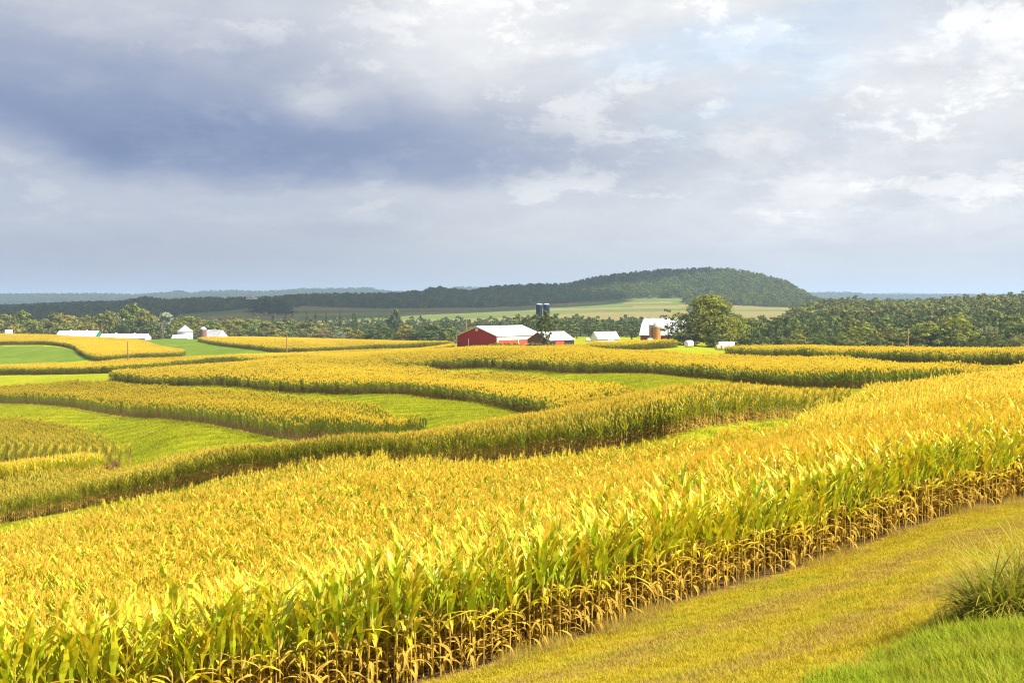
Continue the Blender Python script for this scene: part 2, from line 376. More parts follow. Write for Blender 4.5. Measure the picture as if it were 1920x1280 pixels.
POLY = {
 'F0': smooth_line(S['F0f']) + S['F0b'][::-1],
 'S1': smooth_line(S['S1f']) + S['S1b'][::-1],
 'S3': S['S3f'] + smooth_line(S['S3b']),
 'S2': smooth_line(S['S2f']) + S['S2e'] + S['S2b'],
 'S4': smooth_line(S['S4f']) + S['S4e'] + S['S4b'],
 'S5': smooth_line(S['S5f']) + S['S5b'],
 'S6': smooth_line(S['S6f']) + S['S6b'],
 'H': S['Hf'] + S['Hb'], 'S7': S['S7f'] + S['S7b'], 'W': S['Wf'] + S['Wb'], 'M': S['Mf'] + S['Mb'],
 'T1': smooth_line(S['T1f']) + S['T1b'], 'T2': smooth_line(S['T2f']) + S['T2b'],
}
# ---------------------------------------------------------------- ground materials
def ground_mat(name, a, b, c, s1=.05, s2=.6, rough=.95, bump=.4, bdist=.1, stretch=None, fine=6.0):
    m = mat(name); k = NB(m); p = k.pos()
    f1 = k.noise(p, s1, 4, .6, .3); f2 = k.noise(p, s2, 6, .65, .2, stretch); f3 = k.noise(p, fine, 4, .7)
    col = k.mix(k.step(f1, .35, .65), a, b); col = k.mix(k.math('MULTIPLY', k.step(f2, .45, .7), .8), col, c)
    col = k.mix(1.0, col, k.mix(f3, (.7, .7, .7), (1.25, 1.25, 1.25)), 'MULTIPLY')
    k.out(k.pbr(col, rough, 0.0, f2, bump, bdist)); return m
GM = {
 'grass':       ground_mat('grass_ground', (.26,.29,.012), (.34,.32,.018), (.18,.23,.008), .05, .8, stretch=(1, .3, 1, .5), bump=1.0, bdist=.4, fine=1.6),
 'bank_grass':  ground_mat('bank_ground', (.07,.12,.012), (.09,.14,.014), (.12,.11,.02), .3, 2.0),
 'mown_grass':  ground_mat('mown_ground', (.40,.29,.022), (.30,.27,.014), (.46,.32,.04), .22, 1.1, stretch=(.16, 1.5, 1, math.radians(-44))),
 'soil':        ground_mat('soil', (.14,.085,.04), (.18,.11,.05), (.09,.06,.028), .3, 3.0),
 'alfalfa':     ground_mat('alfalfa_ground', (.115,.175,.02), (.15,.20,.026), (.085,.135,.014), .03, .3, stretch=(1, .2, 1), fine=.8),
 'tan_field':   ground_mat('tan_field', (.24,.19,.07), (.20,.175,.065), (.27,.20,.08), .012, .05, fine=.25, stretch=(.3, 1, 1)),
 'green_field': ground_mat('green_field', (.11,.15,.04), (.14,.18,.05), (.16,.17,.05), .012, .05, fine=.25, stretch=(.3, 1, 1)),
 'forest_floor':ground_mat('forest_floor', (.05,.06,.025), (.06,.07,.03), (.04,.05,.02), .01, .1, fine=.5),
}
# ---------------------------------------------------------------- the ground sheet, one grid, divided where its cover changes
APEX = 12.0
TH = np.linspace(-.60, .60, 641); SR = np.exp(np.linspace(math.log(7.0), math.log(27000), 600))
Yg = (SR-APEX)[:, None] + 0*TH[None]; Xg = SR[:, None]*TH[None]
Zg = ground_z(Xg, Yg)
nr, nc = Yg.shape
VG = np.stack([Xg, Yg, Zg], -1).reshape(-1, 3)
ii, jj = np.meshgrid(np.arange(nr-1), np.arange(nc-1), indexing='ij'); q = (ii*nc+jj).ravel()
FG = np.stack([q, q+1, q+nc+1, q+nc], -1)
FC = VG[FG].mean(1); fu, fv = project(FC[:, 0], FC[:, 1], FC[:, 2]); fY = FC[:, 1]
cls = np.zeros(len(FG), int); names = ['grass', 'bank_grass', 'mown_grass', 'soil', 'alfalfa', 'tan_field', 'green_field', 'forest_floor']
K = {n: i for i, n in enumerate(names)}
wobn = np.sin(FC[:, 0]*1.9+FC[:, 1]*.7)*.35 + np.sin(FC[:, 0]*.6-FC[:, 1]*1.7)*.35
cls[fY < 60] = K['mown_grass']
bank_line = [hit(u, v) for u, v in ((1580,1277),(1665,1247),(1735,1203),(1795,1172),(1862,1160),(1935,1150))]
bank_poly = [(-60, -14), (-60, 2), (-8, 5), (2.6, 10.8)] + bank_line + [(14, 18.5), (40, 24), (40, -14)]
cls[in_poly(FC[:, 0]+wobn*.5, FC[:, 1]+wobn*.5, bank_poly)] = K['bank_grass']
cls[(fY < 9)] = K['bank_grass']
for k_, p_ in POLY.items():
    k2 = in_poly(FC[:, 0], FC[:, 1], p_)
    if k_ != 'F0':      # grass runs up between the outermost plants
        for ox_, oy_ in ((1.3, 0), (-1.3, 0), (0, 1.6), (0, -1.6)): k2 &= in_poly(FC[:, 0]+ox_, FC[:, 1]+oy_, p_)
    cls[k2] = K['soil']
def pxcls(name, poly, d0, d1): cls[in_poly(fu, fv, poly) & (fY > d0) & (fY < d1)] = K[name]
cls[(fY > 850)] = K['forest_floor']
pxcls('alfalfa', [(-400,648),(0,648),(100,649),(138,656),(170,674),(120,679),(0,682),(-400,684)], 500, 760)
pxcls('alfalfa', [(235,634),(380,636),(425,648),(490,657),(560,660),(470,664),(346,668)], 540, 900)
# striped fields on the far slope
far = [('tan_field', [(330,592),(420,583),(600,572),(900,577),(1290,556),(1290,600),(900,612),(330,606)]),
 ('green_field', [(330,589),(390,585),(470,578),(520,580),(470,586),(330,596)]),
 ('green_field', [(540,583),(700,581),(900,580),(1010,573),(1100,570),(1290,566),(1290,571),(1120,577),(1000,579),(900,584),(700,586),(540,588)]),
 ('tan_field', [(540,576),(760,578),(900,579),(900,580),(700,581),(540,583)]),
 ('green_field', [(560,593),(720,591),(800,591),(900,587),(1010,583),(1290,577),(1290,582),(1100,586),(1000,592),(900,597),(700,601),(560,600)]),
 ('green_field', [(1080,562),(1200,556),(1290,560),(1290,565),(1080,568)]),
 ('tan_field', [(1370,572),(1490,577),(1490,603),(1370,605)]),
 ('green_field', [(1370,579),(1490,581),(1490,584),(1370,583)])]
for n_, p_ in far: pxcls(n_, p_, 1100, 2420)
used = {}
for n_ in names:
    f = FG[cls == K[n_]]
    if not len(f): continue
    idx, inv = np.unique(f, return_inverse=True)
    me = np_mesh(n_, VG[idx], inv.reshape(-1, 4), [GM[n_]], smooth=True)
    o = link({'grass': 'ground', 'bank_grass': 'grass_bank', 'mown_grass': 'mown_grass_path', 'soil': 'soil', 'alfalfa': 'alfalfa_field', 'tan_field': 'stubble_field', 'green_field': 'hay_field', 'forest_floor': 'forest_floor'}[n_], me)
    tag(o, kind='structure')
# ================================================================ instancing for what nobody could count (kind = stuff)
def instancer(name, pts, rotz, scl, idx, variants, label, cat, tilt=None):
    n = len(pts); me = bpy.data.meshes.new(name); me.vertices.add(n)
    me.vertices.foreach_set('co', np.asarray(pts, np.float32).ravel())
    R = np.zeros((n, 3), np.float32); R[:, 2] = rotz
    if tilt is not None: R[:, :2] = tilt
    a = me.attributes.new('rot', 'FLOAT_VECTOR', 'POINT'); a.data.foreach_set('vector', R.ravel())
    a = me.attributes.new('scl', 'FLOAT', 'POINT'); a.data.foreach_set('value', np.asarray(scl, np.float32))
    a = me.attributes.new('idx', 'INT', 'POINT'); a.data.foreach_set('value', np.asarray(idx, np.int32))
    o = link(name, me); tag(o, label, cat, kind='stuff')
    t = bpy.data.node_groups.new(name, 'GeometryNodeTree')
    t.interface.new_socket('Geometry', in_out='INPUT', socket_type='NodeSocketGeometry'); t.interface.new_socket('Geometry', in_out='OUTPUT', socket_type='NodeSocketGeometry')
    N, L = t.nodes, t.links; gi = N.new('NodeGroupInput'); go = N.new('NodeGroupOutput'); j = N.new('GeometryNodeJoinGeometry')
    def att(nm, ty):
        x = N.new('GeometryNodeInputNamedAttribute'); x.data_type = ty; x.inputs[0].default_value = nm; return x.outputs[0]
    e = N.new('FunctionNodeEulerToRotation'); L.new(att('rot', 'FLOAT_VECTOR'), e.inputs[0]); sa = att('scl', 'FLOAT'); ia = att('idx', 'INT')
    for k, src in enumerate(variants):
        oi = N.new('GeometryNodeObjectInfo'); oi.inputs[0].default_value = src; oi.inputs[1].default_value = True
        c = N.new('FunctionNodeCompare'); c.data_type = 'INT'; c.operation = 'EQUAL'; L.new(ia, c.inputs[2]); c.inputs[3].default_value = k
        ip = N.new('GeometryNodeInstanceOnPoints'); L.new(gi.outputs[0], ip.inputs['Points']); L.new(c.outputs[0], ip.inputs['Selection'])
        L.new(oi.outputs['Geometry'], ip.inputs['Instance']); L.new(e.outputs[0], ip.inputs['Rotation']); L.new(sa, ip.inputs['Scale']); L.new(ip.outputs[0], j.inputs[0])
    L.new(j.outputs[0], go.inputs[0]); o.modifiers.new('instances', 'NODES').node_group = t
    return o

# ================================================================ corn
CM = {
 'far': None,
 'ripe': dict(
   up=leaf_mat('corn_leaf_ripe', (.34,.45,.016), (.60,.57,.02), (.78,.62,.03), (.26,.38,.016), .27, .40, .3, tipw=.95),
   mid=leaf_mat('corn_leaf_yellow', (.66,.50,.02), (.52,.46,.018), (.70,.44,.04), (.40,.41,.018), .28, .5, .25),
   low=leaf_mat('corn_leaf_dry', (.46,.30,.045), (.62,.44,.07), (.40,.25,.045), None, .34, .7, .12),
   stalk=leaf_mat('corn_stalk_ripe', (.44,.29,.04), (.52,.36,.05), (.42,.38,.035), None, .05, .6, .15, tipw=.6),
   tas=leaf_mat('corn_tassel_ripe', (.77,.57,.08), (.84,.655,.105), (.82,.61,.10), None, .38, .8, .05),
   ear=leaf_mat('corn_husk', (.48,.37,.09), (.54,.41,.10), (.36,.21,.06), None, .1, .7, .15)),
 'green': dict(
   up=leaf_mat('corn_leaf_green', (.13,.20,.016), (.21,.26,.02), (.42,.36,.035), (.29,.31,.024), .34, .5, .22, .03),
   mid=leaf_mat('corn_leaf_dull', (.17,.22,.018), (.27,.27,.022), (.42,.30,.05), None, .32, .55, .2),
   low=leaf_mat('corn_leaf_straw', (.34,.20,.045), (.44,.28,.06), (.34,.19,.05), None, .28, .7, .12),
   stalk=leaf_mat('corn_stalk_straw', (.32,.20,.04), (.40,.26,.05), (.24,.27,.03), None, .05, .6, .15),
   tas=leaf_mat('corn_tassel_gold', (.74,.52,.06), (.80,.61,.075), (.78,.55,.08), (.62,.46,.065), .38, .8, .05, .025),
   ear=leaf_mat('corn_husk_pale', (.50,.40,.10), (.54,.42,.12), (.36,.23,.07), None, .1, .7, .15)),
}
CM['olive'] = dict(CM['green'], up=leaf_mat('corn_leaf_olive', (.22,.28,.016), (.34,.36,.02), (.50,.42,.035), (.36,.36,.022), .36, .5, .2, .03),
   low=leaf_mat('corn_leaf_pale_straw', (.48,.32,.06), (.58,.42,.08), (.46,.28,.06), None, .3, .7, .12), stalk=leaf_mat('corn_stalk_pale', (.46,.31,.05), (.52,.38,.06), (.34,.35,.035), None, .05, .6, .15))
CM['far'] = dict(CM['green'], up=leaf_mat('corn_leaf_deep_green', (.10,.18,.014), (.17,.23,.018), (.40,.34,.035), (.25,.28,.022), .28, .5, .2, .03),
   mid=leaf_mat('corn_leaf_deep_dull', (.12,.18,.015), (.20,.22,.018), (.36,.26,.04), None, .28, .55, .2), low=leaf_mat('corn_leaf_brown', (.17,.13,.025), (.24,.18,.035), (.18,.12,.03), None, .25, .7, .1),
   stalk=leaf_mat('corn_stalk_dull', (.18,.14,.03), (.24,.19,.035), (.18,.22,.025), None, .05, .6, .1),
   tas=leaf_mat('corn_tassel_tan', (.82,.61,.055), (.88,.71,.07), (.86,.64,.075), (.72,.56,.06), .38, .8, .05, .02))
def leaf(L_, Wd, e0, bend, n=6, fold=.25, rip=.0, rs=0.0, curl=0.0):
    """a blade growing along +x from the origin: verts, quads, tip values"""
    V, T, F = [], [], []; x = z = y = 0.0; st = L_/n
    for i in range(n+1):
        s = i/n; e = e0 - bend*s**1.4
        if i: x += math.cos(e)*st; z += math.sin(e)*st; y += curl*s*st
        w = Wd*(.42+.58*min(1, s/.3))*(1-max(0, (s-.35)/.65)**1.8) if i < n else .0
        nx, nz = -math.sin(e), math.cos(e)
        r1 = rip*math.sin(s*13+rs); r2 = rip*math.sin(s*11+rs+2)
        if i < n:
            for sg, r in ((-1, r1), (0, 0), (1, r2)):
                lift = abs(sg)*(fold*w*.5+r*w)
                V.append((x+nx*lift, y+sg*w*.5, z+nz*lift)); T.append(s)
        else: V.append((x, y, z)); T.append(1.0)
    for i in range(n-1):
        a = 3*i; F += [(a, a+1, a+4, a+3), (a+1, a+2, a+5, a+4)]
    a = 3*(n-1); F += [(a, a+1, a+3), (a+1, a+2, a+3)]
    return V, F, T
def plant_parts(seed, lod, thin=False):
    """list of (part name, verts, faces, tip, material key, (location, z rotation)) of one corn plant"""
    r = random.Random(seed); parts = []; H = r.uniform(1.95, 2.3)
    n_leaf = {0: 12, 1: 9, 2: 7}[lod]; seg = {0: 7, 1: 4, 2: 3}[lod]; sides = {0: 6, 1: 3, 2: 3}[lod]
    lean = (r.uniform(-.05, .05), r.uniform(-.05, .05))
    ax = lambda h: (lean[0]*(h/H)**2*H, lean[1]*(h/H)**2*H, h)
    mb = MB(); hs = [0, .5, 1.1, 1.7, H] if lod == 0 else [0, 1.2, H]
    rr = [.017, .015, .013, .010, .006] if lod == 0 else [.018, .015, .007]
    mb.tube([ax(h) for h in hs], rr, sides); tipv = [v[2]/H for v in mb.v]
    parts.append(('stalk', mb.v, mb.f, tipv, 'stalk', ((0, 0, 0), 0)))
    a0 = r.uniform(0, 6.28)
    for i in range(n_leaf):
        t = i/(n_leaf-1); h = .28 + t*(H-.60); az_ = a0 + (i % 2)*math.pi + r.uniform(-.55, .55)
        if t < .32:    # dry, hanging
            Lf, Wd, e0, bd, key = r.uniform(.5, .8), r.uniform(.05, .085), r.uniform(.2, 1.1), r.uniform(1.6, 2.9), 'low'
        elif t < .50:
            Lf, Wd, e0, bd, key = r.uniform(.7, .95), r.uniform(.08, .11), r.uniform(.8, 1.15), r.uniform(1.1, 2.0), ('mid' if r.random() < .8 else 'low')
        else:
            Lf, Wd, e0, bd, key = r.uniform(.75, 1.02)*(1.06-(.28 if thin else .42)*max(0, t-.6)/.4), r.uniform(.11, .15), r.uniform(.98, 1.40), r.uniform(.05, .8), ('up' if r.random() < .66 else 'mid')
        Wd *= {0: 1.0, 1: 1.0, 2: 1.1}[lod]
        V, F, T = leaf(Lf, Wd, e0, bd, seg, r.uniform(.15, .5), .22 if lod == 0 else 0, r.uniform(0, 6), r.uniform(-.25, .25))
        parts.append(('leaf', V, F, T, key, (ax(h), az_)))
    # tassel: a spray of thin spikes
    nb = {0: 5 if thin else 9, 1: 6, 2: 8}[lod]; tw = {0: .006 if thin else .010, 1: .017, 2: .042}[lod]; V, F = [], []
    for i in range(nb):
        a = r.uniform(0, 6.28); sp = 0 if i == 0 else r.uniform(.15, .6); ln = r.uniform(.34, .52) if i == 0 else r.uniform(.18, .30)
        b0 = 0 if i == 0 else r.uniform(0, .10); d = Vector((math.cos(a)*math.sin(sp), math.sin(a)*math.sin(sp), math.cos(sp)))
        pa = Vector((0, 0, b0)); pm = pa + d*ln*.6; pe = pa + d*ln + Vector((d.x, d.y, -.2))*ln*.12
        sd = Vector((-math.sin(a), math.cos(a), 0)) if i else Vector((1, 0, 0)); sd *= tw; b = len(V)
        V += [pa-sd*.6, pa+sd*.6, pm+sd, pm-sd, pe]; F += [(b, b+1, b+2, b+3), (b+3, b+2, b+4)]
        if lod == 0:
            s2 = d.cross(sd); b = len(V); V += [pa-s2*.6, pa+s2*.6, pm+s2, pm-s2, pe]; F += [(b, b+1, b+2, b+3), (b+3, b+2, b+4)]
    parts.append(('tassel', V, F, [.3]*len(V), 'tas', (ax(H-.03), r.uniform(0, 6))))
    if lod == 0:
        mb = MB(); mb.tube([(0, 0, 0), (.02, 0, .05), (.05, 0, .15), (.065, 0, .24)], [.012, .026, .024, .006], 6)
        parts.append(('ear', mb.v, mb.f, [max(0, v[2]/.24) for v in mb.v], 'ear', (ax(r.uniform(.95, 1.1)), a0 + r.uniform(-.4, .4))))
    return parts
KEYS = ['up', 'mid', 'low', 'stalk', 'tas', 'ear']
def placed(V, loc, az_):
    c, s = math.cos(az_), math.sin(az_); V = np.array([tuple(v) for v in V], float)
    return np.stack([V[:, 0]*c-V[:, 1]*s+loc[0], V[:, 0]*s+V[:, 1]*c+loc[1], V[:, 2]+loc[2]], -1)
def joined(seeds, lod, pal, length=0.0, name='corn', thin=False):
    """one source mesh: a plant, or a stretch of row with several plants"""
    VV, FF, TT, MM = [], [], [], []; r = random.Random(seeds[0]*31+lod); nv = 0
    for i, sd in enumerate(seeds):
        ox = (i+.5)/len(seeds)*length - length/2 + (r.uniform(-.06, .06) if length else 0); oy = r.uniform(-.05, .05) if length else 0
        rz = r.uniform(0, 6.28); sc_ = r.uniform(.93, 1.07)
        for (nm, V, F, T, key, (loc, az_)) in plant_parts(sd, lod, thin):
            P_ = placed(placed(V, loc, az_), (0, 0, 0), rz)*sc_ + np.array([ox, oy, 0])
            VV.append(P_); FF += [tuple(j+nv for j in f) for f in F]; TT += list(T); MM += [KEYS.index(key)]*len(F); nv += len(P_)
    me = np_mesh(name, np.concatenate(VV), FF, [CM[pal][k] for k in KEYS], MM, TT)
    return bpy.data.objects.new(name, me)
near_src = [joined([s], 0, 'ripe', name='corn_source', thin=True) for s in range(40, 50)]
near_src2 = [joined([s], 0, 'ripe', name='corn_source') for s in range(60, 70)]
mid_src = {p: [joined([100+10*k+i for i in range(5)], 1, p, 1.0, 'corn_row_source') for k in range(5)] for p in ('ripe', 'green', 'olive')}
far_src = {p: [joined([300+10*k+i for i in range(7)], 2, q, 1.8, 'corn_row_source') for k in range(5)] for p, q in (('ripe', 'ripe'), ('green', 'far'))}

def squashed(src, f=.5):
    out = []
    for o in src:
        me = o.data.copy(); n = len(me.vertices); c = np.empty(n*3, np.float32); me.vertices.foreach_get('co', c); c = c.reshape(-1, 3); c[:, 1] *= f; me.vertices.foreach_set('co', c.ravel()); me.update(); out.append(bpy.data.objects.new(o.name, me))
    return out
row_mid = squashed(mid_src['olive'], .5); row_far = squashed(far_src['green'], .45)
def rows(guide, side, width, step, poly, row=.76, jitter=.04, ext=0.0):
    """points along lines parallel to the guide (offset to one side), inside the polygon: (x, y, angle)"""
    G = np.array(smooth_line(guide, 10)); out = []
    if ext:
        d0 = G[0]-G[1]; d1 = G[-1]-G[-2]
        G = np.concatenate([[G[0]+d0/np.linalg.norm(d0)*ext], G, [G[-1]+d1/np.linalg.norm(d1)*ext]])
    # an even, smooth resampling of the guide; normals averaged over a long window so that far rows stay even
    sl_ = np.concatenate([[0], np.cumsum(np.linalg.norm(np.diff(G, axis=0), axis=1))])
    m = max(8, int(sl_[-1]/1.0)); ss = np.linspace(0, sl_[-1], m); G = np.stack([np.interp(ss, sl_, G[:, i]) for i in (0, 1)], -1)
    tg = np.gradient(G, axis=0); tg /= np.linalg.norm(tg, axis=1)[:, None]
    for r_ in range(int(width/row)):
        off = (r_+.35)*row
        kk = int(min(m//2-1, max(2, off*.5))); ker = np.hanning(2*kk+3)[1:-1]; ker /= ker.sum()
        tx = np.stack([np.convolve(np.pad(tg[:, i], kk, mode='edge'), ker, mode='valid') for i in (0, 1)], -1); tx /= np.linalg.norm(tx, axis=1)[:, None]
        nn = np.stack([-tx[:, 1], tx[:, 0]], -1)*side; Q = G + nn*off
        dq = np.linalg.norm(np.diff(Q, axis=0), axis=1); sq = np.concatenate([[0], np.cumsum(dq)])
        if sq[-1] < step: continue
        st = np.arange(RNG.uniform(0, step), sq[-1], step); st = st + RNG.normal(0, jitter, len(st))
        x = np.interp(st, sq, Q[:, 0]); y = np.interp(st, sq, Q[:, 1]); a = np.interp(st, sq, np.unwrap(np.arctan2(tx[:, 1], tx[:, 0])))
        wv = .35*np.sin(x*.9+y*.4)+.35*np.sin(y*1.3-x*.5+1); ok = in_poly(x+wv*.6, y+wv*.6, poly) & (RNG.random(len(x)) > (.10 if r_ < 2 else .02)); out.append(np.stack([x[ok], y[ok], a[ok], np.full(ok.sum(), r_)], -1))
    o = np.concatenate(out)
    o[:, :2] += RNG.normal(0, jitter, (len(o), 2)); return o
def cull(p, lo=-160, hi=2080):
    u = CU + p[:, 0]/np.maximum(p[:, 1], 1)*FPX; k = (p[:, 1] > 5) & (u > lo - 2400*6/np.maximum(p[:, 1], 1)) & (u < hi + 2400*6/np.maximum(p[:, 1], 1)); return p[k]
def grow(name, p, variants, label, flip=True, smin=.93, smax=1.07, sink=.0):
    n = len(p); z = ground_z(p[:, 0], p[:, 1]) - sink
    rot = p[:, 2] + (np.pi*RNG.integers(0, 2, n) if flip else RNG.uniform(0, 6.28, n))
    # slow waves in height over the field
    edge = np.where(p[:, 3] < 1, RNG.uniform(.78, 1.0, n), np.where(p[:, 3] < 2, RNG.uniform(.88, 1.03, n), 1.0))
    sw = edge*(1 + .035*np.sin(p[:, 0]*.21+p[:, 1]*.13) + .03*np.sin(p[:, 0]*.07-p[:, 1]*.19+2) + .03*np.sin(p[:, 0]*.9+p[:, 1]*1.1))
    o = instancer(name, np.stack([p[:, 0], p[:, 1], z], -1), rot, RNG.uniform(smin, smax, n)*sw, RNG.integers(0, len(variants), n), variants, label, 'corn')
    print(name, label[:30], n); return o
# --- nearest field
pf = cull(rows(S['F0f'], 1, 95, .18, POLY['F0'], .76, .03, 70))
near = pf[:, 1] < 72
front = pf[near]; back = pf[~near]
# the 300 plants that show largest: the edge rows in view, each a thing with its parts
G0 = np.array(smooth_line(S['F0f'], 12))
u0, v0 = project(front[:, 0], front[:, 1], ground_z(front[:, 0], front[:, 1])+1.2)
dist = front[:, 3]*.76
vis = (u0 > -30) & (u0 < 1950) & (v0 < 1330)
rank = np.where(vis, dist*1.0 + front[:, 1]*.055, 1e9); pick = np.argsort(rank)[:300]
msk = np.zeros(len(front), bool); msk[pick] = True
protos = []
for s in range(40, 50):
    pl = []
    for (nm, V, F, T, key, (loc, az_)) in plant_parts(s, 0, True):
        pl.append((nm, np_mesh(nm, np.array([tuple(v) for v in V]), F, [CM['ripe'][key]], None, T), loc, az_))
    protos.append(pl)
for i, (x, y, a, _r) in enumerate(front[msk]):
    t = empty('corn_plant', (x, y, gz(x, y)-.02), RNG.uniform(0, 6.28), 'ripe yellow corn plant standing along the edge of the mown grass path', 'corn plant', 'corn plants along the edge of the mown grass path')
    s_ = RNG.uniform(.84, 1.14); t.scale = (s_, s_, s_)
    for nm, me, loc, az_ in protos[int(RNG.integers(0, len(protos)))]:
        link(nm, me, t, loc, az_)
rest = front[~msk]; cut_ = rest[:, 1]+RNG.normal(0, 5, len(rest)) < 40
grow('corn_field', rest[cut_], near_src, 'ripe yellow green corn just behind the edge rows by mown grass', flip=False, smin=.84, smax=1.14)
grow('corn_field', rest[~cut_], near_src2, 'golden tasselled corn in the middle of the field by mown grass', flip=False, smin=.84, smax=1.14)
pb = cull(rows(S['F0f'], 1, 170, .95, POLY['F0'], .76, .05, 190)); pb = pb[pb[:, 1] >= 72]
grow('corn_field', pb[pb[:, 1] < 110], mid_src['ripe'], 'ripe golden corn on the rise past the end of the grass lane')
def strip(key, guide, side, width, label, pal='green', lod=2, ext=0.0, poly=None, src=None, row=None, hs=1.0):
    st = 1.7 if lod == 2 else .95
    p = cull(rows(guide, side, width, st, poly or POLY[key], row or (.76 if lod == 1 else .8), .04 if src else .07, ext))
    return grow('corn_strip', p, src or (far_src if lod == 2 else mid_src)[pal], label, smin=.93*hs, smax=1.07*hs)
pbf = cull(rows(S['F0f'], 1, 200, 1.7, POLY['F0'], .8, .07, 260)); pbf = pbf[pbf[:, 1] >= 110]
grow('corn_field', pbf, far_src['ripe'], 'ripe golden corn where the big field meets the strip below the wood')
strip('S1', S['S1f'], 1, 60, 'long olive corn strip beyond the narrow grass lane, bending with the slope', 'olive', 1, 5, hs=.9)
strip('H', S['Hf'], 1, 30, 'short yellow corn strip between the long strip and the open rows', 'ripe', 1, 5)
strip('S3', [S['S3f'][-1]] + S['S3b'], 1, 90, 'corn strip with a rounded end and open rows beside pale grass', 'green', 1, 5, src=row_mid, row=1.12)
strip('S2', S['S2f'] + S['S2e'], 1, 120, 'corn strip whose dark face curves round to a blunt nose', 'green', 2, 8, src=row_far, row=1.15)
strip('S4', S['S4f'] + S['S4e'][:1], 1, 160, 'broad corn strip sweeping down behind the grass wedge', 'green', 2, 8)
strip('S5', S['S5f'], 1, 260, 'wide corn strip directly below the red barn', 'green', 2, 30)
strip('S6', S['S6f'], 1, 160, 'corn strip in front of the dark wood with the lone pole', 'green', 2, 5)
strip('S7', S['S7f'], 1, 80, 'small corn plot in front of the gambrel roofed barn', 'green', 2, 5)
strip('W', S['Wf'], 1, 140, 'low corn strip below the lone pole and green meadow', 'green', 2, 5)
strip('M', S['Mf'], 1, 160, 'olive corn strip between the pale fence posts and the lone pole', 'green', 2, 5)
strip('T1', S['T1f'], 1, 330, 'tan corn field wrapping round the green alfalfa meadow', 'green', 2, 5)
strip('T2', S['T2f'], 1, 280, 'tan corn field between the tree line and the alfalfa meadow by the barn', 'green', 2, 5)
# ================================================================ trees
def fol_mat(name, a, b, c, trans=.28):
    m = mat(name); k = NB(m); col = k.mix(k.rnd(), a, b); f = k.noise(k.n('ShaderNodeTexCoord').outputs['Object'], .55, 3)
    col = k.mix(k.math('MULTIPLY', k.step(f, .4, .68), .7), col, c)
    col = k.mix(k.math('MULTIPLY', k.attr('tip'), .5), col, c)
    col = k.mix(k.math('MULTIPLY', k.step(k.noise(k.pos(), .011, 4, .6), .45, .65), .6), col, c)
    p = k.pbr(col, .6, .15); tr = k.n('ShaderNodeBsdfTranslucent'); k.set(tr.inputs[0], col)
    ms = k.n('ShaderNodeMixShader'); ms.inputs[0].default_value = trans; k.L.new(p, ms.inputs[1]); k.L.new(tr.outputs[0], ms.inputs[2]); k.out(ms.outputs[0]); return m
FM = {
 'green': fol_mat('foliage_green', (.115,.150,.024), (.150,.185,.030), (.20,.22,.035)),
 'dark':  fol_mat('foliage_dark', (.062,.092,.020), (.085,.115,.024), (.115,.14,.03)),
 'yellow':fol_mat('foliage_yellow', (.20,.20,.03), (.25,.23,.035), (.29,.24,.04)),
 'olive': fol_mat('foliage_olive', (.135,.15,.026), (.17,.175,.03), (.21,.19,.035)),
 'pale':  fol_mat('foliage_pale', (.19,.23,.12), (.23,.27,.15), (.29,.32,.20)),
 'pine':  fol_mat('foliage_pine', (.07,.105,.03), (.095,.13,.036), (.13,.16,.045), .12),
 'spruce':fol_mat('foliage_spruce', (.035,.058,.022), (.048,.075,.026), (.06,.085,.03), .1),
 'mixed': fol_mat('foliage_wood', (.075,.115,.022), (.14,.165,.03), (.14,.17,.03)),
 'bright': fol_mat('foliage_bright', (.17,.20,.028), (.20,.23,.03), (.28,.28,.035)),  # lighter leaf colour that puts a sunlit look into crowns of the wood
 'rust':  fol_mat('foliage_rust', (.22,.15,.06), (.26,.17,.07), (.19,.17,.06)),
}
BARK = plain_mat('bark', (.14,.11,.085), (.09,.07,.055), 4, .95, .1, (1, 1, .2))
BARK_PALE = plain_mat('bark_pale', (.36,.32,.27), (.26,.23,.20), 4, .95, .1, (1, 1, .2))
def quads(cen, nrm, size, r):
    """leaf faces at points, facing roughly along normals"""
    n = len(cen); a = r.normal(size=(n, 3)); t = np.cross(nrm, a); t /= np.linalg.norm(t, axis=1)[:, None]+1e-9; b = np.cross(nrm, t)
    s = (size*r.uniform(.6, 1.3, n))[:, None]; asp = r.uniform(.5, .9, n)[:, None]
    V = np.stack([cen-t*s-b*s*asp*.6, cen+t*s*.4-b*s*asp, cen+t*s+b*s*asp*.5, cen-t*s*.3+b*s*asp], 1).reshape(-1, 3)
    return V, np.arange(4*n).reshape(n, 4)
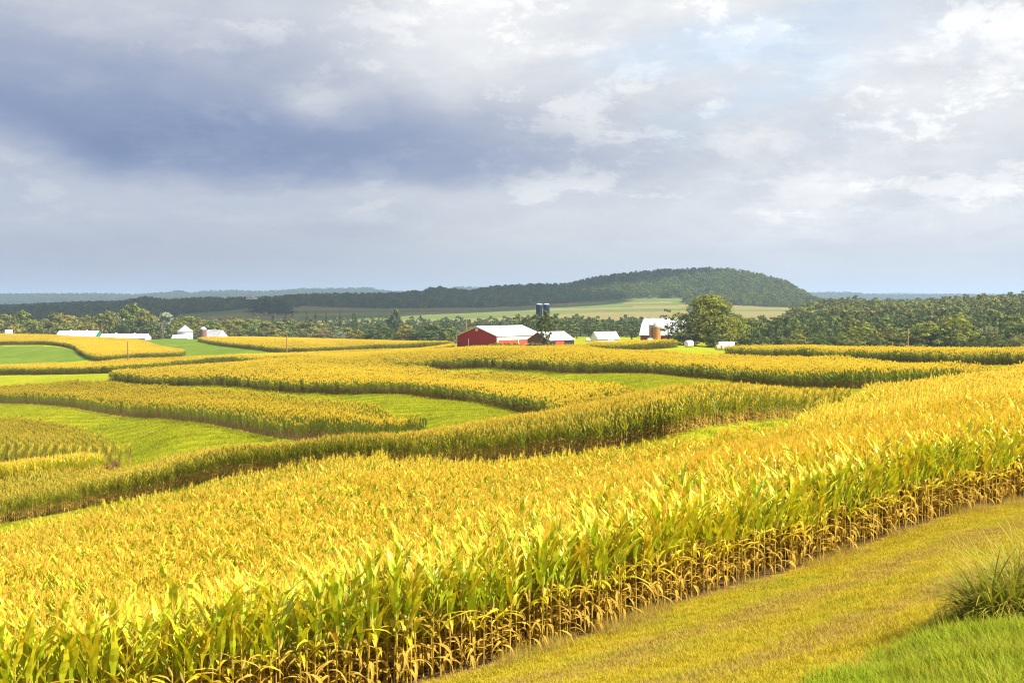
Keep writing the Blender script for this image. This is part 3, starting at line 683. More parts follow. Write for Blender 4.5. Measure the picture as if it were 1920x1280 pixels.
def crown(seed, H, Rw, base, n_clump, per, lsize, shape='round'):
    """leaf faces gathered in clumps over the crown's volume; unit: metres, base at z = 0"""
    r = np.random.default_rng(seed); C, NR, T = [], [], []; hc = H-base
    for i in range(n_clump):
        for _ in range(30):
            t = r.uniform(0, 1); a = r.uniform(0, 6.28)
            prof = math.sin(math.pi*min(1, .16+.84*t)**.8)**.6 if shape == 'round' else (1-t)**.8*1.0 if shape == 'cone' else (.55+.45*math.sin(3.1*t))*(1 if t < .85 else .6)
            q_ = Rw*prof*math.sqrt(r.uniform(.25, 1.0))*(1+.22*math.sin(a*3+seed)+.12*math.sin(a*5+2*seed))
            p = np.array([q_*math.cos(a), q_*math.sin(a), base+hc*t*.94]); break
        cr = Rw*r.uniform(.20, .38)*(1.0 if shape == 'round' else .8)
        d = r.normal(size=(per, 3)); d[:, 2] = d[:, 2]*.8+.25; d /= np.linalg.norm(d, axis=1)[:, None]
        c = p + d*cr*r.uniform(.55, 1.05, per)[:, None]*np.array([1, 1, .72])
        c[:, 2] = np.minimum(c[:, 2], H*1.02)
        nn = d*.9 + r.normal(size=(per, 3))*.28; nn /= np.linalg.norm(nn, axis=1)[:, None]
        C.append(c); NR.append(nn); T.append(np.full(per, r.uniform(0, 1)))
    C = np.concatenate(C); NR = np.concatenate(NR); V, F = quads(C, NR, lsize, r)
    return V, F, np.repeat(np.concatenate(T), 4)
def spruce(seed, H, Rw, base=.6, tiers=14, per=16, droop=.35):
    r = np.random.default_rng(seed); V, F = [], []
    for k in range(tiers):
        t = k/(tiers-1); z = base+(H-base)*t*.97; R_ = Rw*(1-t)**.85*r.uniform(.8, 1.12)+.12
        for j in range(per):
            a = r.uniform(0, 6.28); L_ = R_*r.uniform(.65, 1.1); w = .16*L_+.16
            d = np.array([math.cos(a), math.sin(a), 0]); s_ = np.array([-math.sin(a), math.cos(a), 0]); p = np.array([0, 0, z+r.uniform(-.3, .3)])
            b = len(V); V += [p, p+d*L_*.55+s_*w-np.array([0, 0, droop*L_*.35]), p+d*L_-np.array([0, 0, droop*L_*r.uniform(.5, 1.1)]), p+d*L_*.55-s_*w-np.array([0, 0, droop*L_*.5])]
            F.append((b, b+1, b+2, b+3))
    return np.array(V), np.array(F), r.uniform(0, 1, len(V))
def trunk_mb(seed, H, base, r0, limbs=7, spread=.5):
    r = random.Random(seed); mb = MB(); top = H*.8
    pts = [(0, 0, -.4)]+[(r.uniform(-.03, .03)*h, r.uniform(-.03, .03)*h, h) for h in (base*.5, base, base+(top-base)*.5, top)]
    mb.tube(pts, [r0*1.25, r0, r0*.8, r0*.5, r0*.15], 7)
    for i in range(limbs):
        h = base*.8+(top-base)*r.uniform(0, .75); a = r.uniform(0, 6.28); L_ = H*spread*r.uniform(.3, .6); u_ = r.uniform(.4, .9)
        p0 = Vector((0, 0, h)); p1 = p0+Vector((math.cos(a)*L_*.5, math.sin(a)*L_*.5, L_*.35*u_)); p2 = p0+Vector((math.cos(a)*L_, math.sin(a)*L_, L_*.9*u_))
        mb.tube([p0, p1, p2], [r0*.42, r0*.25, r0*.06], 5)
        for _ in range(2):
            a2 = a+r.uniform(-.8, .8); p3 = p1+Vector((math.cos(a2)*L_*.4, math.sin(a2)*L_*.4, L_*.4)); mb.tube([p1, (p1+p3)/2+Vector((0, 0, .1)), p3], [r0*.2, r0*.12, r0*.03], 4)
    return mb
TREE = {}
def tree_mesh(kind, k):
    """shared crown and trunk meshes of unit trees (10 m high)"""
    if (kind, k) in TREE: return TREE[(kind, k)]
    sd = hash((kind, k)) % 1000 if False else sum(map(ord, kind))*7+k*13
    if kind == 'round': V, F, T = crown(sd, 10, 4.2, 1.6, 46, 34, .36)
    elif kind == 'tall': V, F, T = crown(sd, 10, 2.7, 1.5, 40, 34, .30, 'tall')
    elif kind == 'pine': V, F, T = crown(sd, 10, 2.6, 1.8, 34, 30, .30, 'tall')
    elif kind == 'spruce': V, F, T = spruce(sd, 10, 2.3)
    elif kind == 'bush': V, F, T = crown(sd, 10, 5.6, .3, 40, 30, .45)
    elif kind == 'sparse': V, F, T = crown(sd, 10, 2.2, 2.2, 20, 20, .26, 'tall')
    elif kind == 'bare': V, F, T = crown(sd, 10, 3.6, 3.0, 14, 9, .22)
    me = (V, F, T)
    tm = trunk_mb(sd, 10, 2.0 if kind != 'bush' else .8, .22 if kind != 'bush' else .3, 18 if kind == 'bare' else 7, .5 if kind != 'spruce' else .2)
    TREE[(kind, k)] = (me, tm, {}); return TREE[(kind, k)]
def plant_tree(name, kind, k, fm, x, y, H, wid, label, group=None, bark=None, rz=None):
    (V, F, T), tm, cache = tree_mesh(kind, k)
    if fm not in cache: cache[fm] = np_mesh('crown', V, F, [FM[fm]], None, T)
    b = bark or BARK
    if b.name not in cache:
        me = bpy.data.meshes.new('trunk'); me.from_pydata([tuple(v) for v in tm.v], [], tm.f); me.materials.append(b); me.update(); cache[b.name] = me
    t = empty(name, (x, y, gz(x, y)-.1), RNG.uniform(0, 6.28) if rz is None else rz, label, 'tree' if 'shrub' not in name else 'shrub', group)
    base_w = {'round': 8.4, 'tall': 5.4, 'pine': 5.2, 'spruce': 4.6, 'bush': 11.2, 'sparse': 4.4, 'bare': 7.2}[kind]
    t.scale = (wid/base_w, wid/base_w, H/10)
    link('trunk', cache[b.name], t); link('crown', cache[fm], t); return t
def tree_px(name, kind, fm, u, vtop, D, wpx, label, group=None, k=None, bark=None):
    x = (u-CU)/FPX*D; g = gz(x, D); top = at(u, vtop, D)[2]
    plant_tree(name, kind, int(RNG.integers(0, 4)) if k is None else k, fm, x, D, max(3.0, top-g), wpx*D/FPX, label, group, bark)
# tree line beyond the fields on the left
TL = [(-40,590,60,'olive'),(10,588,50,'olive'),(42,581,46,'green'),(60,600,38,'green'),(85,597,40,'olive'),(105,587,46,'olive'),(130,590,46,'yellow'),(152,601,42,'green'),(163,592,40,'olive'),(187,588,42,'green'),(206,582,36,'olive'),(222,591,44,'pale'),(249,568,58,'green'),(272,581,46,'olive'),(291,592,36,'yellow'),(310,586,46,'pale'),(334,594,36,'olive'),(354,593,42,'green'),(376,598,42,'olive'),(399,601,38,'green'),(424,600,42,'olive'),(446,598,46,'yellow'),(471,597,46,'green'),(497,602,42,'olive'),(522,603,46,'olive'),(547,599,40,'green'),(573,602,44,'olive'),(601,605,44,'yellow'),(627,612,42,'green'),(650,614,40,'olive')]
GL = {'olive': 'olive green broadleaf tree in the tree line behind the white farm sheds', 'green': 'deep green broadleaf tree in the tree line behind the white farm sheds', 'yellow': 'yellowing broadleaf tree in the tree line behind the white farm sheds', 'pale': 'silvery pale tree in the tree line behind the white farm sheds'}
for i, (u, v, w, f) in enumerate(TL):
    lb = 'tallest deep green tree rising above the white farm sheds' if (u, v) == (249, 568) else GL[f]
    tree_px('broadleaf_tree', 'round', f, u, v, 985+90*((i*37) % 10)/10, w*1.12, lb, None if 'tallest' in lb else f + ' trees in the far tree line')
for i, (u, v, w, f) in enumerate([(-20,612,46,'green'),(28,608,44,'yellow'),(68,606,40,'olive'),(118,606,44,'green'),(175,606,40,'yellow'),(240,600,46,'dark'),(282,602,42,'dark'),(330,606,40,'green'),(365,607,40,'olive'),(412,609,40,'yellow'),(440,612,44,'olive'),(478,612,42,'green'),(515,615,44,'yellow'),(540,616,40,'green'),(585,614,46,'olive'),(612,620,44,'rust'),(640,622,40,'pale')]):
    lb = {'green': 'low green tree at the foot of the tree line by the sheds', 'yellow': 'low yellowish tree at the foot of the tree line by the sheds', 'olive': 'low olive tree at the foot of the tree line by the sheds', 'dark': 'dark tree below the tallest tree of the line', 'bright': fol_mat('foliage_bright', (.17,.20,.028), (.20,.23,.03), (.28,.28,.035)),
 'rust': 'low rusty brown tree at the foot of the tree line by the sheds', 'pale': 'low silvery tree at the foot of the tree line by the sheds'}[f]
    tree_px('broadleaf_tree', 'bush', f, u, v, 962+4*(i % 5), w*1.1, lb, f + ' low trees at the foot of the tree line by the sheds')
# round trees left of the barn
for u, v, w, f, lb in [(667,617,46,'yellow','small yellow tree beside the first round dark green tree'),(680,624,30,'yellow','bright yellow shrubby tree at the edge of the tan field'),(714,607,64,'dark','round dark green tree between the small yellow tree and the yellow green one'),(760,609,38,'yellow','yellow green tree between two dark round trees'),(806,607,66,'dark','round dark green tree next to the red barn gable'),(848,613,44,'green','green tree just behind the gable end of the red barn'),(884,613,34,'yellow','yellow green tree peeking over the red barn roof')]:
    tree_px('broadleaf_tree', 'round', f, u, v, 800 if u < 860 else 640, w*1.1, lb)
# spruces and dark clump at the foot of the far slope
for i, (u, v, w) in enumerate([(512,580,22),(535,576,22),(549,571,18),(575,579,16),(592,577,20),(612,581,16),(638,577,18),(654,587,16),(475,584,20)]):
    tree_px('spruce_tree', 'spruce', 'spruce', u, v, 1062+4*i, w*1.2, 'dark pointed spruce standing at the foot of the striped fields', 'spruces at the foot of the striped fields')
for u, v, w, lb in [(742,579,26,'lone dark round tree standing against the striped fields'),(737,594,28,'dark bushy tree below the lone tree by striped fields'),(664,587,14,'small dark round tree beside the last spruce')]:
    tree_px('broadleaf_tree', 'round', 'dark', u, v, 1066, w*1.15, lb)
for u, v, w in [(478,562,26),(495,558,30),(520,558,34),(538,566,28),(505,570,34),(530,575,30)]:
    tree_px('broadleaf_tree', 'round', 'dark', u, v, 1750, w*1.2, 'dark tree in the clump beside the white house on the ridge', 'trees in the clump beside the white house on the ridge')
# pines behind the barns
r_ = random.Random(5)
for i in range(34):
    u = 960+i*8.2+r_.uniform(-5, 5); D = r_.uniform(640, 860); v = 598-8*math.sin((u-960)/40)-6*(D > 780)+r_.uniform(-4, 9)
    if 1000 < u < 1036: v = 588+r_.uniform(-1, 4)
    tree_px('pine_tree', 'pine', 'pine', u, v, D, r_.uniform(26, 36), 'shaggy green pine in the grove behind the farm buildings', 'pines behind the farm buildings')
for i in range(13):
    u = 1392+i*15+r_.uniform(-5, 5); D = r_.uniform(600, 740); v = r_.uniform(597, 613)+(6 if u > 1500 else 0)
    tree_px('pine_tree', 'pine', 'spruce', u, v, D, r_.uniform(26, 38), 'dark pine in the row between farmyard tree and wood', 'dark pines between farmyard tree and wood')
for i in range(16):
    u = 1390+i*35+r_.uniform(-8, 8); tree_px('broadleaf_tree', 'bush', 'dark' if i % 3 else 'olive', u, r_.uniform(622, 634), r_.uniform(520, 560), r_.uniform(48, 66), 'low dark bushy tree at the edge of the wood', 'low trees along the edge of the wood')
for u, v, w, kd, f, lb in [(1618,606,74,'round','bright','round leafy bright green tree standing alone at the wood edge'),(1668,612,50,'round','olive','olive tree beside the bright tree behind the lone pole'),(1738,603,76,'round','bright','broad bright green tree between the lone pole and the tall tree'),(1794,588,74,'round','bright','tall olive tree rising above the edge of the wood'),(1575,622,48,'bush','bright','low bright green tree at the wood edge above the corn strip'),(1648,624,44,'bush','yellow','low yellow green tree beside the round leafy tree'),(1698,620,44,'round','bright','bright green tree directly behind the lone pole'),(1768,616,50,'round','green','mid green tree between the two tall trees of the edge'),(1830,618,46,'bush','bright','bright bushy tree at the foot of the bare tree'),(1866,624,50,'bush','yellow','bright pale leaved tree in front of the bare tree'),(1850,599,60,'bare','rust','grey bare branched tree at the edge of the wood'),(1912,606,60,'round','dark','dark tree beside the bare tree at the wood edge'),(1965,600,70,'round','dark','dark tree past the bare tree at the wood edge')]:
    tree_px('broadleaf_tree', kd, f, u, v, 545, w, lb, bark=BARK_PALE if kd == 'bare' else None)
# farmyard trees: built larger and finer
V, F, T = crown(77, 10, 4.4, 1.0, 170, 75, .20); TREE[('big', 0)] = ((V, F, T), trunk_mb(77, 10, 1.6, .24, 10, .55), {}); 
def big(u, vtop, D, wpx, fm, label):
    (V, F, T), tm, cache = TREE[('big', 0)]; x = (u-CU)/FPX*D; g = gz(x, D); H = at(u, vtop, D)[2]-g
    t = empty('broadleaf_tree', (x, D, g-.1), .6, label, 'tree'); s_ = wpx*D/FPX/8.8; t.scale = (s_, s_, H/10)
    link('crown', np_mesh('crown', V, F, [FM[fm]], None, T), t); me = bpy.data.meshes.new('trunk'); me.from_pydata([tuple(v) for v in tm.v], [], tm.f); me.materials.append(BARK); link('trunk', me, t)
FM['yard'] = fol_mat('foliage_yard', (.105,.13,.016), (.12,.145,.018), (.24,.24,.028))
big(1332, 553, 515, 108, 'yard', 'huge spreading tree in the farmyard beside the gambrel barn')
tree_px('broadleaf_tree', 'round', 'yard', 1380, 588, 540, 52, 'lighter tree leaning out behind the huge farmyard tree')
tree_px('pine_tree', 'sparse', 'pine', 1253, 577, 520, 30, 'thin open crowned pine in front of the gambrel barn roof', k=1)
tree_px('pine_tree', 'sparse', 'pine', 1270, 594, 515, 28, 'shorter open pine beside the thin pine by the barn', k=2)
tree_px('broadleaf_tree', 'bush', 'dark', 1283, 618, 505, 48, 'dark round shrubby tree between the open pines and the white bale')
tree_px('broadleaf_tree', 'bush', 'dark', 1345, 628, 500, 40, 'dark low tree between the white bale and the lean-to')
tree_px('broadleaf_tree', 'tall', 'dark', 1022, 579, 432, 27, 'slender upright tree in front of the two red barns', k=3)
# ---------------------------------------------------------------- woods that read as one mass
wood_src = []
for k_, (fm, kd) in enumerate([('mixed','round'),('green','round'),('dark','round'),('mixed','tall'),('olive','round'),('dark','pine'),('bright','round'),('mixed','wide'),('olive','tall'),('green','low')]):
    V, F, T = crown(500+k_, {'low': 6.5, 'tall': 12.0}.get(kd, 10), {'round': 4.6, 'wide': 6.2, 'low': 5.2}.get(kd, 3.2), .8, 34 if kd == 'wide' else 26, 16, .58, 'tall' if kd in ('pine', 'tall') else 'round')
    wood_src.append(bpy.data.objects.new('crown_source', np_mesh('crown_source', V, F, [FM[fm]], None, T)))
def wood(name, label, poly, d0, d1, space, hmin, hmax, pick, umin=-250, umax=2150):
    """trees scattered where the photograph shows wood: pixel outline, range of distances"""
    A = []; D = d0
    while D < d1:
        x0, x1 = (umin-CU)/FPX*D, (umax-CU)/FPX*D; n = max(1, int((x1-x0)/space)); xs = x0+(np.arange(n)+RNG.uniform(0, 1, n))*space
        A.append(np.stack([xs, D+RNG.uniform(-.5, .5, n)*space], -1)); D += space
    A = np.concatenate(A); z = ground_z(A[:, 0], A[:, 1]); u, v = project(A[:, 0], A[:, 1], z+3.0); k = in_poly(u, v, poly)
    A, z = A[k], z[k]; n = len(A); s_ = RNG.uniform(hmin, hmax, n)/10
    o = instancer(name, np.stack([A[:, 0], A[:, 1], z-.5], -1), RNG.uniform(0, 6.28, n), s_, np.array(pick)[RNG.integers(0, len(pick), n)], wood_src, label, 'wood'); print(name, n); return o
wood('wooded_hill', 'dark wooded ridge and rounded hill rising behind the striped fields', [(-400,470),(2300,470),(2300,600),(1500,600),(1500,572),(1370,572),(1285,566),(1285,555),(1190,556),(1080,563),(1000,570),(900,573),(720,575),(560,571),(470,570),(430,578),(330,586),(300,592),(-400,600)], 1950, 2950, 12, 8, 16, [0,7,1,2,2,0,9])
wood('woodland', 'dark lower wood at the foot of the wooded rise', [(1395,640),(1490,600),(1490,540),(2400,540),(2400,660),(1395,660)], 640, 880, 10.5, 8, 16, [2,5,2,0,7,8,9])  # dark pines and crowns; shade low on the rise put into their colour
wood('woodland', 'mixed woodland in sunlit-painted greens covering the rise beyond the dark wood', [(1480,640),(1490,500),(2400,500),(2400,660)], 890, 1400, 10.5, 6, 15, [0,7,1,4,6,8,9,6])  # lighter crowns picked here, so the sunlight is in the leaf colour
wood('woodland', 'dark wood on low ground between the barn and striped fields', [(560,600),(700,601),(900,600),(1000,596),(1180,592),(1300,586),(1380,600),(1380,640),(560,640)], 1080, 1420, 11, 8, 14, [2,2,0,5])
wood('woodland', 'blue green wood rising behind the tree line by the white sheds', [(-400,585),(300,590),(345,607),(560,613),(560,632),(-400,632)], 1100, 1850, 12, 9, 15, [2,0,1])
wood('woodland', 'hazy blue wooded ridges along the horizon', [(-500,520),(2400,520),(2400,580),(-500,580)], 6700, 8200, 30, 22, 34, [2, 0])
# ================================================================ farm buildings
def boards(name, a, b, sc_=(3.0, 3.0, .12)): return plain_mat(name, a, b, 2.0, .75, .2, sc_)
def ribbed(name, col, col2, period=.6, axis='x', rough=.45, metal=0.0):
    m = mat(name); k = NB(m); co = k.n('ShaderNodeTexCoord').outputs['Object']; w = k.n('ShaderNodeTexWave', wave_type='BANDS', bands_direction='X' if axis == 'x' else 'Y')
    k.L.new(co, w.inputs['Vector']); w.inputs['Scale'].default_value = .314/period*1.0; f = k.noise(co, .35, 5, .6)
    k.out(k.pbr(k.mix(k.step(f, .35, .75), col, col2), rough, .4, w.outputs['Fac'], .25, .03, metal)); return m
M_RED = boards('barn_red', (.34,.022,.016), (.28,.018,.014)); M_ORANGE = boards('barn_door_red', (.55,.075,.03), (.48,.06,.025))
M_CREAM = plain_mat('cream_panel', (.72,.66,.50), (.66,.60,.46), 1, .6); M_TRIM = plain_mat('white_trim', (.80,.79,.76), (.72,.71,.68), 2, .6)
M_ROOF = ribbed('white_roof', (.70,.70,.70), (.58,.58,.57)); M_ROOF_OLD = ribbed('galvanised_roof', (.52,.52,.52), (.36,.35,.34), .8)
M_GREYW = boards('grey_white_boards', (.52,.50,.48), (.42,.40,.38)); M_WHITE = boards('white_boards', (.78,.78,.78), (.68,.68,.68))
M_DARK = plain_mat('interior_shade', (.02,.018,.016), (.03,.027,.024)); M_TILE = plain_mat('silo_tile', (.50,.25,.07), (.40,.19,.06), 2.5, .6, .3)  # near-black: darkness inside openings is put into the colour
M_BROWN = plain_mat('silo_brick', (.25,.13,.09), (.19,.10,.07), 2.5, .8); M_NAVY = plain_mat('navy_enamel', (.012,.022,.06), (.016,.03,.075), 1.2, .65, .15)
M_STEEL = ribbed('bin_steel', (.46,.47,.49), (.36,.37,.39), .5); M_GREEN = plain_mat('green_gable', (.03,.22,.12), (.03,.18,.10), 1, .6)
M_POLE = plain_mat('pole_wood', (.33,.20,.10), (.26,.15,.075), 3, .9, .1, (1, 1, .15)); M_POST = plain_mat('fence_post', (.5,.45,.38), (.4,.36,.3), 3, .9)
M_BALE = plain_mat('bale_wrap', (.74,.74,.73), (.64,.64,.62), 2, .4, .4); M_HAY = plain_mat('hay', (.50,.42,.26), (.40,.33,.19), 3, .95); M_MINT = plain_mat('mint_tank', (.50,.68,.56), (.46,.62,.52), 1, .4, .4)
M_ROOFRED = plain_mat('red_brown_wall', (.20,.05,.04), (.16,.04,.03), 2, .8)
def place(u, D, v=None):
    x = (u-CU)/FPX*D; return (x, D, gz(x, D)-.15) if v is None else (x, D, at(u, v, D)[2])
def gable(root, L, Wd, eave, ridge, wall, gab, roof, over=.35, trim=None, th=.14):
    """long side along x (front at y = 0), gables at x = 0 and x = L, ridge along x; walls of one shell"""
    w = MB(); w.box(0, L, 0, Wd, 0, eave); w.build('wall', wall, root)
    for x0, x1 in ((-.06, .10), (L-.10, L+.06)):
        g = MB(); g.prism([(0.02, .02), (Wd-.02, .02), (Wd-.02, eave), (Wd/2, ridge-.04), (.02, eave)], x0, x1); g.build('gable_end', gab, root)
    sl_ = (ridge-eave)/(Wd/2)
    for sg in (0, 1):
        y0 = -over if sg == 0 else Wd+over; z0 = eave-sl_*over
        r = MB(); r.prism([(y0, z0), (Wd/2, ridge), (Wd/2, ridge+th), (y0, z0+th)], -over, L+over); r.build('roof', roof, root)
    c = MB(); c.box(-over, L+over, Wd/2-.18, Wd/2+.18, ridge+th-.05, ridge+th+.03); c.build('ridge_cap', roof, root)
    if trim:
        for x, y in ((-.09, -.05), (L-.09, -.05), (-.09, Wd-.13)):
            t = MB(); t.box(x, x+.20, y, y+.20, 0, eave-.05); t.build('corner_trim', trim, root)
        for xe in (-.12, L+.06):
            for sg in (0, 1):
                y0, y1 = (0, Wd/2) if sg == 0 else (Wd, Wd/2)
                t = MB(); t.prism([(y0, eave-.22), (y1, ridge-.22), (y1, ridge-.02), (y0, eave-.02)], xe, xe+.06); t.build('rake_trim', trim, root)
# ---- red barn: local x along its long side, running right and away; gable end at the left, front long side faces the camera's right
PHI = math.radians(52)
bx_, by_, bz_ = place(932, 462)
barn = empty('red_barn', (bx_, by_, bz_), PHI, 'red barn with white roof, dark red gable and orange red sliding doors', 'barn')
# local axes: x = away to the right; y = away to the left (gable width)
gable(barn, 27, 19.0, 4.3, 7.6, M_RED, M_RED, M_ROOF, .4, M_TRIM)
t = MB(); t.box(.3, 26.7, -.06, -.003, 2.75, 4.0); t.build('side_panel', M_CREAM, barn)
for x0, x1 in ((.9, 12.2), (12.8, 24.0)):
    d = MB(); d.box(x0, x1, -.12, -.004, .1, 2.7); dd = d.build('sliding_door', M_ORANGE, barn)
    h = MB(); h.box(x0+.2, x0+.3, -.16, -.121, 1.1, 1.5); h.build('handle', M_TRIM, dd)
for x in (.45, 12.5, 24.3):
    t = MB(); t.box(x-.15, x+.15, -.15, -.005, 0, 2.72); t.build('door_post', M_TRIM, barn)
t = MB(); t.box(.3, 26.7, -.20, -.121, 2.72, 2.86); t.build('door_rail', M_TRIM, barn)
t = MB(); t.box(-.14, -.062, 9.0, 10.0, 6.0, 7.0); v_ = t.build('gable_vent', M_TRIM, barn)
for k_ in range(4):
    t = MB(); t.box(-.16, -.141, 9.08, 9.92, 6.12+k_*.21, 6.24+k_*.21); t.build('slat', M_GREYW, v_)
t = MB(); t.box(-.16, -.062, 13.2, 13.45, .1, 3.1); t.build('gable_post', M_TRIM, barn)
t = MB(); t.box(-.14, -.062, 1.6, 2.8, .1, 2.3); t.build('side_door', M_RED, barn)
# ---- second red shed, open bay at the right
x_, y_, z_ = place(1029, 447)
shed = empty('red_shed', (x_, y_, z_), math.radians(50), 'small red gabled shed with galvanised roof and open bay beside red barn', 'shed')
gable(shed, 14.6, 9.6, 2.6, 5.3, M_RED, M_ROOFRED, M_ROOF_OLD, .35, None)
t = MB(); t.box(.5, 3.6, -.05, -.004, .1, 2.2); t.build('bay_shade_panel', M_DARK, shed)  # dark slab on the wall, painted as the shade inside an open bay
t = MB(); t.box(4.0, 8.6, -.08, -.004, .1, 2.3); t.build('door', M_ORANGE, shed)
t = MB(); t.box(9.0, 14.4, -.05, -.004, .1, 2.4); t.build('bay_shade_panel', M_DARK, shed)  # second dark slab, its bay's inner shade is only colour
# ---- little white shed
x_, y_, z_ = place(1161, 505); ws = empty('white_shed', (x_, y_, z_), math.radians(26), 'small grey white shed with white metal roof and bright gable', 'shed')
M2 = M_GREYW
wb = MB(); wb.box(-9.4, 0, 0, 6.2, 0, 2.6); wb.build('wall', M_GREYW, ws)
for x0, x1 in ((-.08, .08), (-9.46, -9.32)):
    g = MB(); g.prism([(.02, .02), (6.18, .02), (6.18, 2.6), (3.1, 5.05), (.02, 2.6)], x0, x1); g.build('gable_end', M_WHITE, ws)
for y0 in (-.35, 6.55):
    zz = 2.6-.35*.79; r = MB(); r.prism([(y0, zz), (3.1, 5.1), (3.1, 5.2), (y0, zz+.1)], -9.8, .35); r.build('roof', M_ROOF, ws)
d = MB(); d.box(-5.2, -2.2, -.05, -.004, .1, 2.3); d.build('door', M_WHITE, ws)
# ---- gambrel barn with tile silo
x_, y_, z_ = place(1201, 556); gb = empty('gambrel_barn', (x_, y_, z_), math.radians(-26), 'gambrel barn with high white curb roof behind orange tile silo', 'barn')
Lb, Wb, e_, k1, rd = 24.0, 12.0, 3.0, 7.6, 9.9
w = MB(); w.box(0, Lb, 0, Wb, 0, e_); w.build('wall', M_ROOFRED, gb)
pf_ = [(.03, .02), (Wb-.03, .02), (Wb-.03, e_), (Wb-2.6, k1), (Wb/2, rd-.05), (2.6, k1), (.03, e_)]
for x0, x1 in ((-.06, .1), (Lb-.1, Lb+.06)):
    g = MB(); g.prism(pf_, x0, x1); g.build('gable_end', M_ROOFRED if x0 > 1 else M_WHITE, gb)
for a_, b_ in (((-.45, e_-.35), (2.6, k1)), ((2.6, k1), (Wb/2, rd)), ((Wb/2, rd), (Wb-2.6, k1)), ((Wb-2.6, k1), (Wb+.45, e_-.35))):
    r = MB(); r.prism([a_, b_, (b_[0], b_[1]+.13), (a_[0], a_[1]+.13)], -.5, Lb+.5); r.build('roof', M_ROOF, gb)
x_, y_, z_ = place(1231, 538); so = empty('silo', (x_, y_, z_), 0, 'orange tile silo with white dome standing before the gambrel barn', 'silo')
s_ = MB(); s_.lathe([(1.75, 0), (1.75, 6.6)], 24); body = s_.build('body', M_TILE, so)
for k_ in range(6):
    h = MB(); h.lathe([(1.79, .8+k_*1.0), (1.79, .88+k_*1.0)], 24); h.build('hoop', M_BROWN, body)
s_ = MB(); s_.lathe([(1.86, 6.6), (1.80, 7.1), (1.5, 7.9), (.9, 8.5), (.05, 8.75)], 24); s_.build('dome', M_STEEL, so)
s_ = MB(); s_.box(-3.0, -1.5, -.9, .9, 0, 7.4); s_.build('chute', M_BROWN, so)
s_ = MB(); s_.prism([(-1.0, 7.4), (1.0, 7.4), (1.0, 7.55), (0, 8.3), (-1.0, 7.55)], -3.1, -1.4); s_.build('chute_roof', M_STEEL, so)
# ---- farmyard odds and ends
def tank(u, v, D, Ln, R_, mt, label, name='tank', rz=.2, cat='tank'):
    x, y, z = place(u, D); t = empty(name, (x, y, z+.1), rz, label, cat)
    b = MB(); n = 16; prof = [(-Ln/2-.25*R_, .35*R_), (-Ln/2, .85*R_), (-Ln/2+.2*R_, R_), (Ln/2-.2*R_, R_), (Ln/2, .85*R_), (Ln/2+.25*R_, .35*R_)]
    vs, fs = [], []
    for px_, rr in prof:
        for i in range(n): a = 2*math.pi*i/n; vs.append((px_, rr*math.cos(a), R_+.25+rr*math.sin(a)))
    for j in range(len(prof)-1):
        for i in range(n): fs.append((j*n+i, j*n+(i+1) % n, (j+1)*n+(i+1) % n, (j+1)*n+i))
    fs += [tuple(range(n)), tuple(range(n*(len(prof)-1), n*len(prof)))]; b.add(vs, fs); b.build('body', mt, t)
    for x0 in (-Ln*.3, Ln*.3-.2): l = MB(); l.box(x0, x0+.2, -R_*.6, R_*.6, 0, .5); l.build('leg', M_GREYW, t)
tank(1219, 632, 528, 2.2, .85, M_MINT, 'mint green fuel tank in front of the tile silo')
tank(1102, 636, 560, 2.0, .7, M_BALE, 'white tank standing between red shed and white shed')
def bale(u, D, R_, Ln, mt, label, rz):
    x, y, z = place(u, D); b = MB(); n = 20; vs, fs = [], []
    for px_, rr in ((-Ln/2, R_*.93), (-Ln/2+.08, R_), (Ln/2-.08, R_), (Ln/2, R_*.93)):
        for i in range(n): a = 2*math.pi*i/n; vs.append((px_, rr*math.cos(a), R_*.97+rr*math.sin(a)))
    for j in range(3):
        for i in range(n): fs.append((j*n+i, j*n+(i+1) % n, (j+1)*n+(i+1) % n, (j+1)*n+i))
    fs += [tuple(range(n)), tuple(range(3*n, 4*n))]; b.add(vs, fs); o = b.build('hay_bale', mt, None, (x, y, z+.1), rz); tag(o, label, 'hay bale'); return o
bale(1292, 468, 1.35, 2.6, M_BALE, 'white wrapped round bale on the grass under the huge tree', .45)
tag(bale(1346, 455, .95, 1.5, M_HAY, 'tan round hay bale by the low white lean-to roof', .3), group='tan round bales'); tag(bale(1355, 457, .95, 1.5, M_HAY, 'tan round hay bale by the low white lean-to roof', .5), group='tan round bales')
x_, y_, z_ = place(1350, 470); lt = empty('lean_to', (x_, y_, z_), math.radians(-8), 'low lean-to with bright white sloping roof beside the tan bales', 'shed')
w = MB(); w.box(.3, 5.6, 1.2, 3.6, 0, 1.5); w.build('wall', M_GREYW, lt)
r = MB(); r.prism([(-.2, .9), (4.0, 2.9), (4.0, 3.0), (-.2, 1.0)], -.3, 5.4); r.build('roof', M_ROOF, lt)
for x in (0, 5.2): l = MB(); l.box(x, x+.12, 0, .12, 0, .95); l.build('post', M_POST, lt)
# twin navy silos beyond the pines
for u in (1011, 1024.5):
    x, y, z = place(u, 900); s = empty('silo', (x, y, z), 0, 'tall dark navy silo with pale cap rising above the pines', 'silo', 'twin navy silos')
    top = at(u, 571, 900)[2]-z; b = MB(); b.lathe([(2.25, 0), (2.25, top)], 24); bo = b.build('body', M_NAVY, s)
    b = MB(); b.lathe([(2.3, top), (2.2, top+.3), (1.3, top+.75), (.05, top+.95)], 24); b.build('cap', M_STEEL, s)
    for k_ in range(1, int(top/2)): b = MB(); b.lathe([(2.29, k_*2.0), (2.29, k_*2.0+.08)], 24); b.build('hoop', M_NAVY, bo)
    l = MB(); l.box(-.2, .2, -2.5, -2.32, 1, top); l.build('ladder', M_NAVY, s)
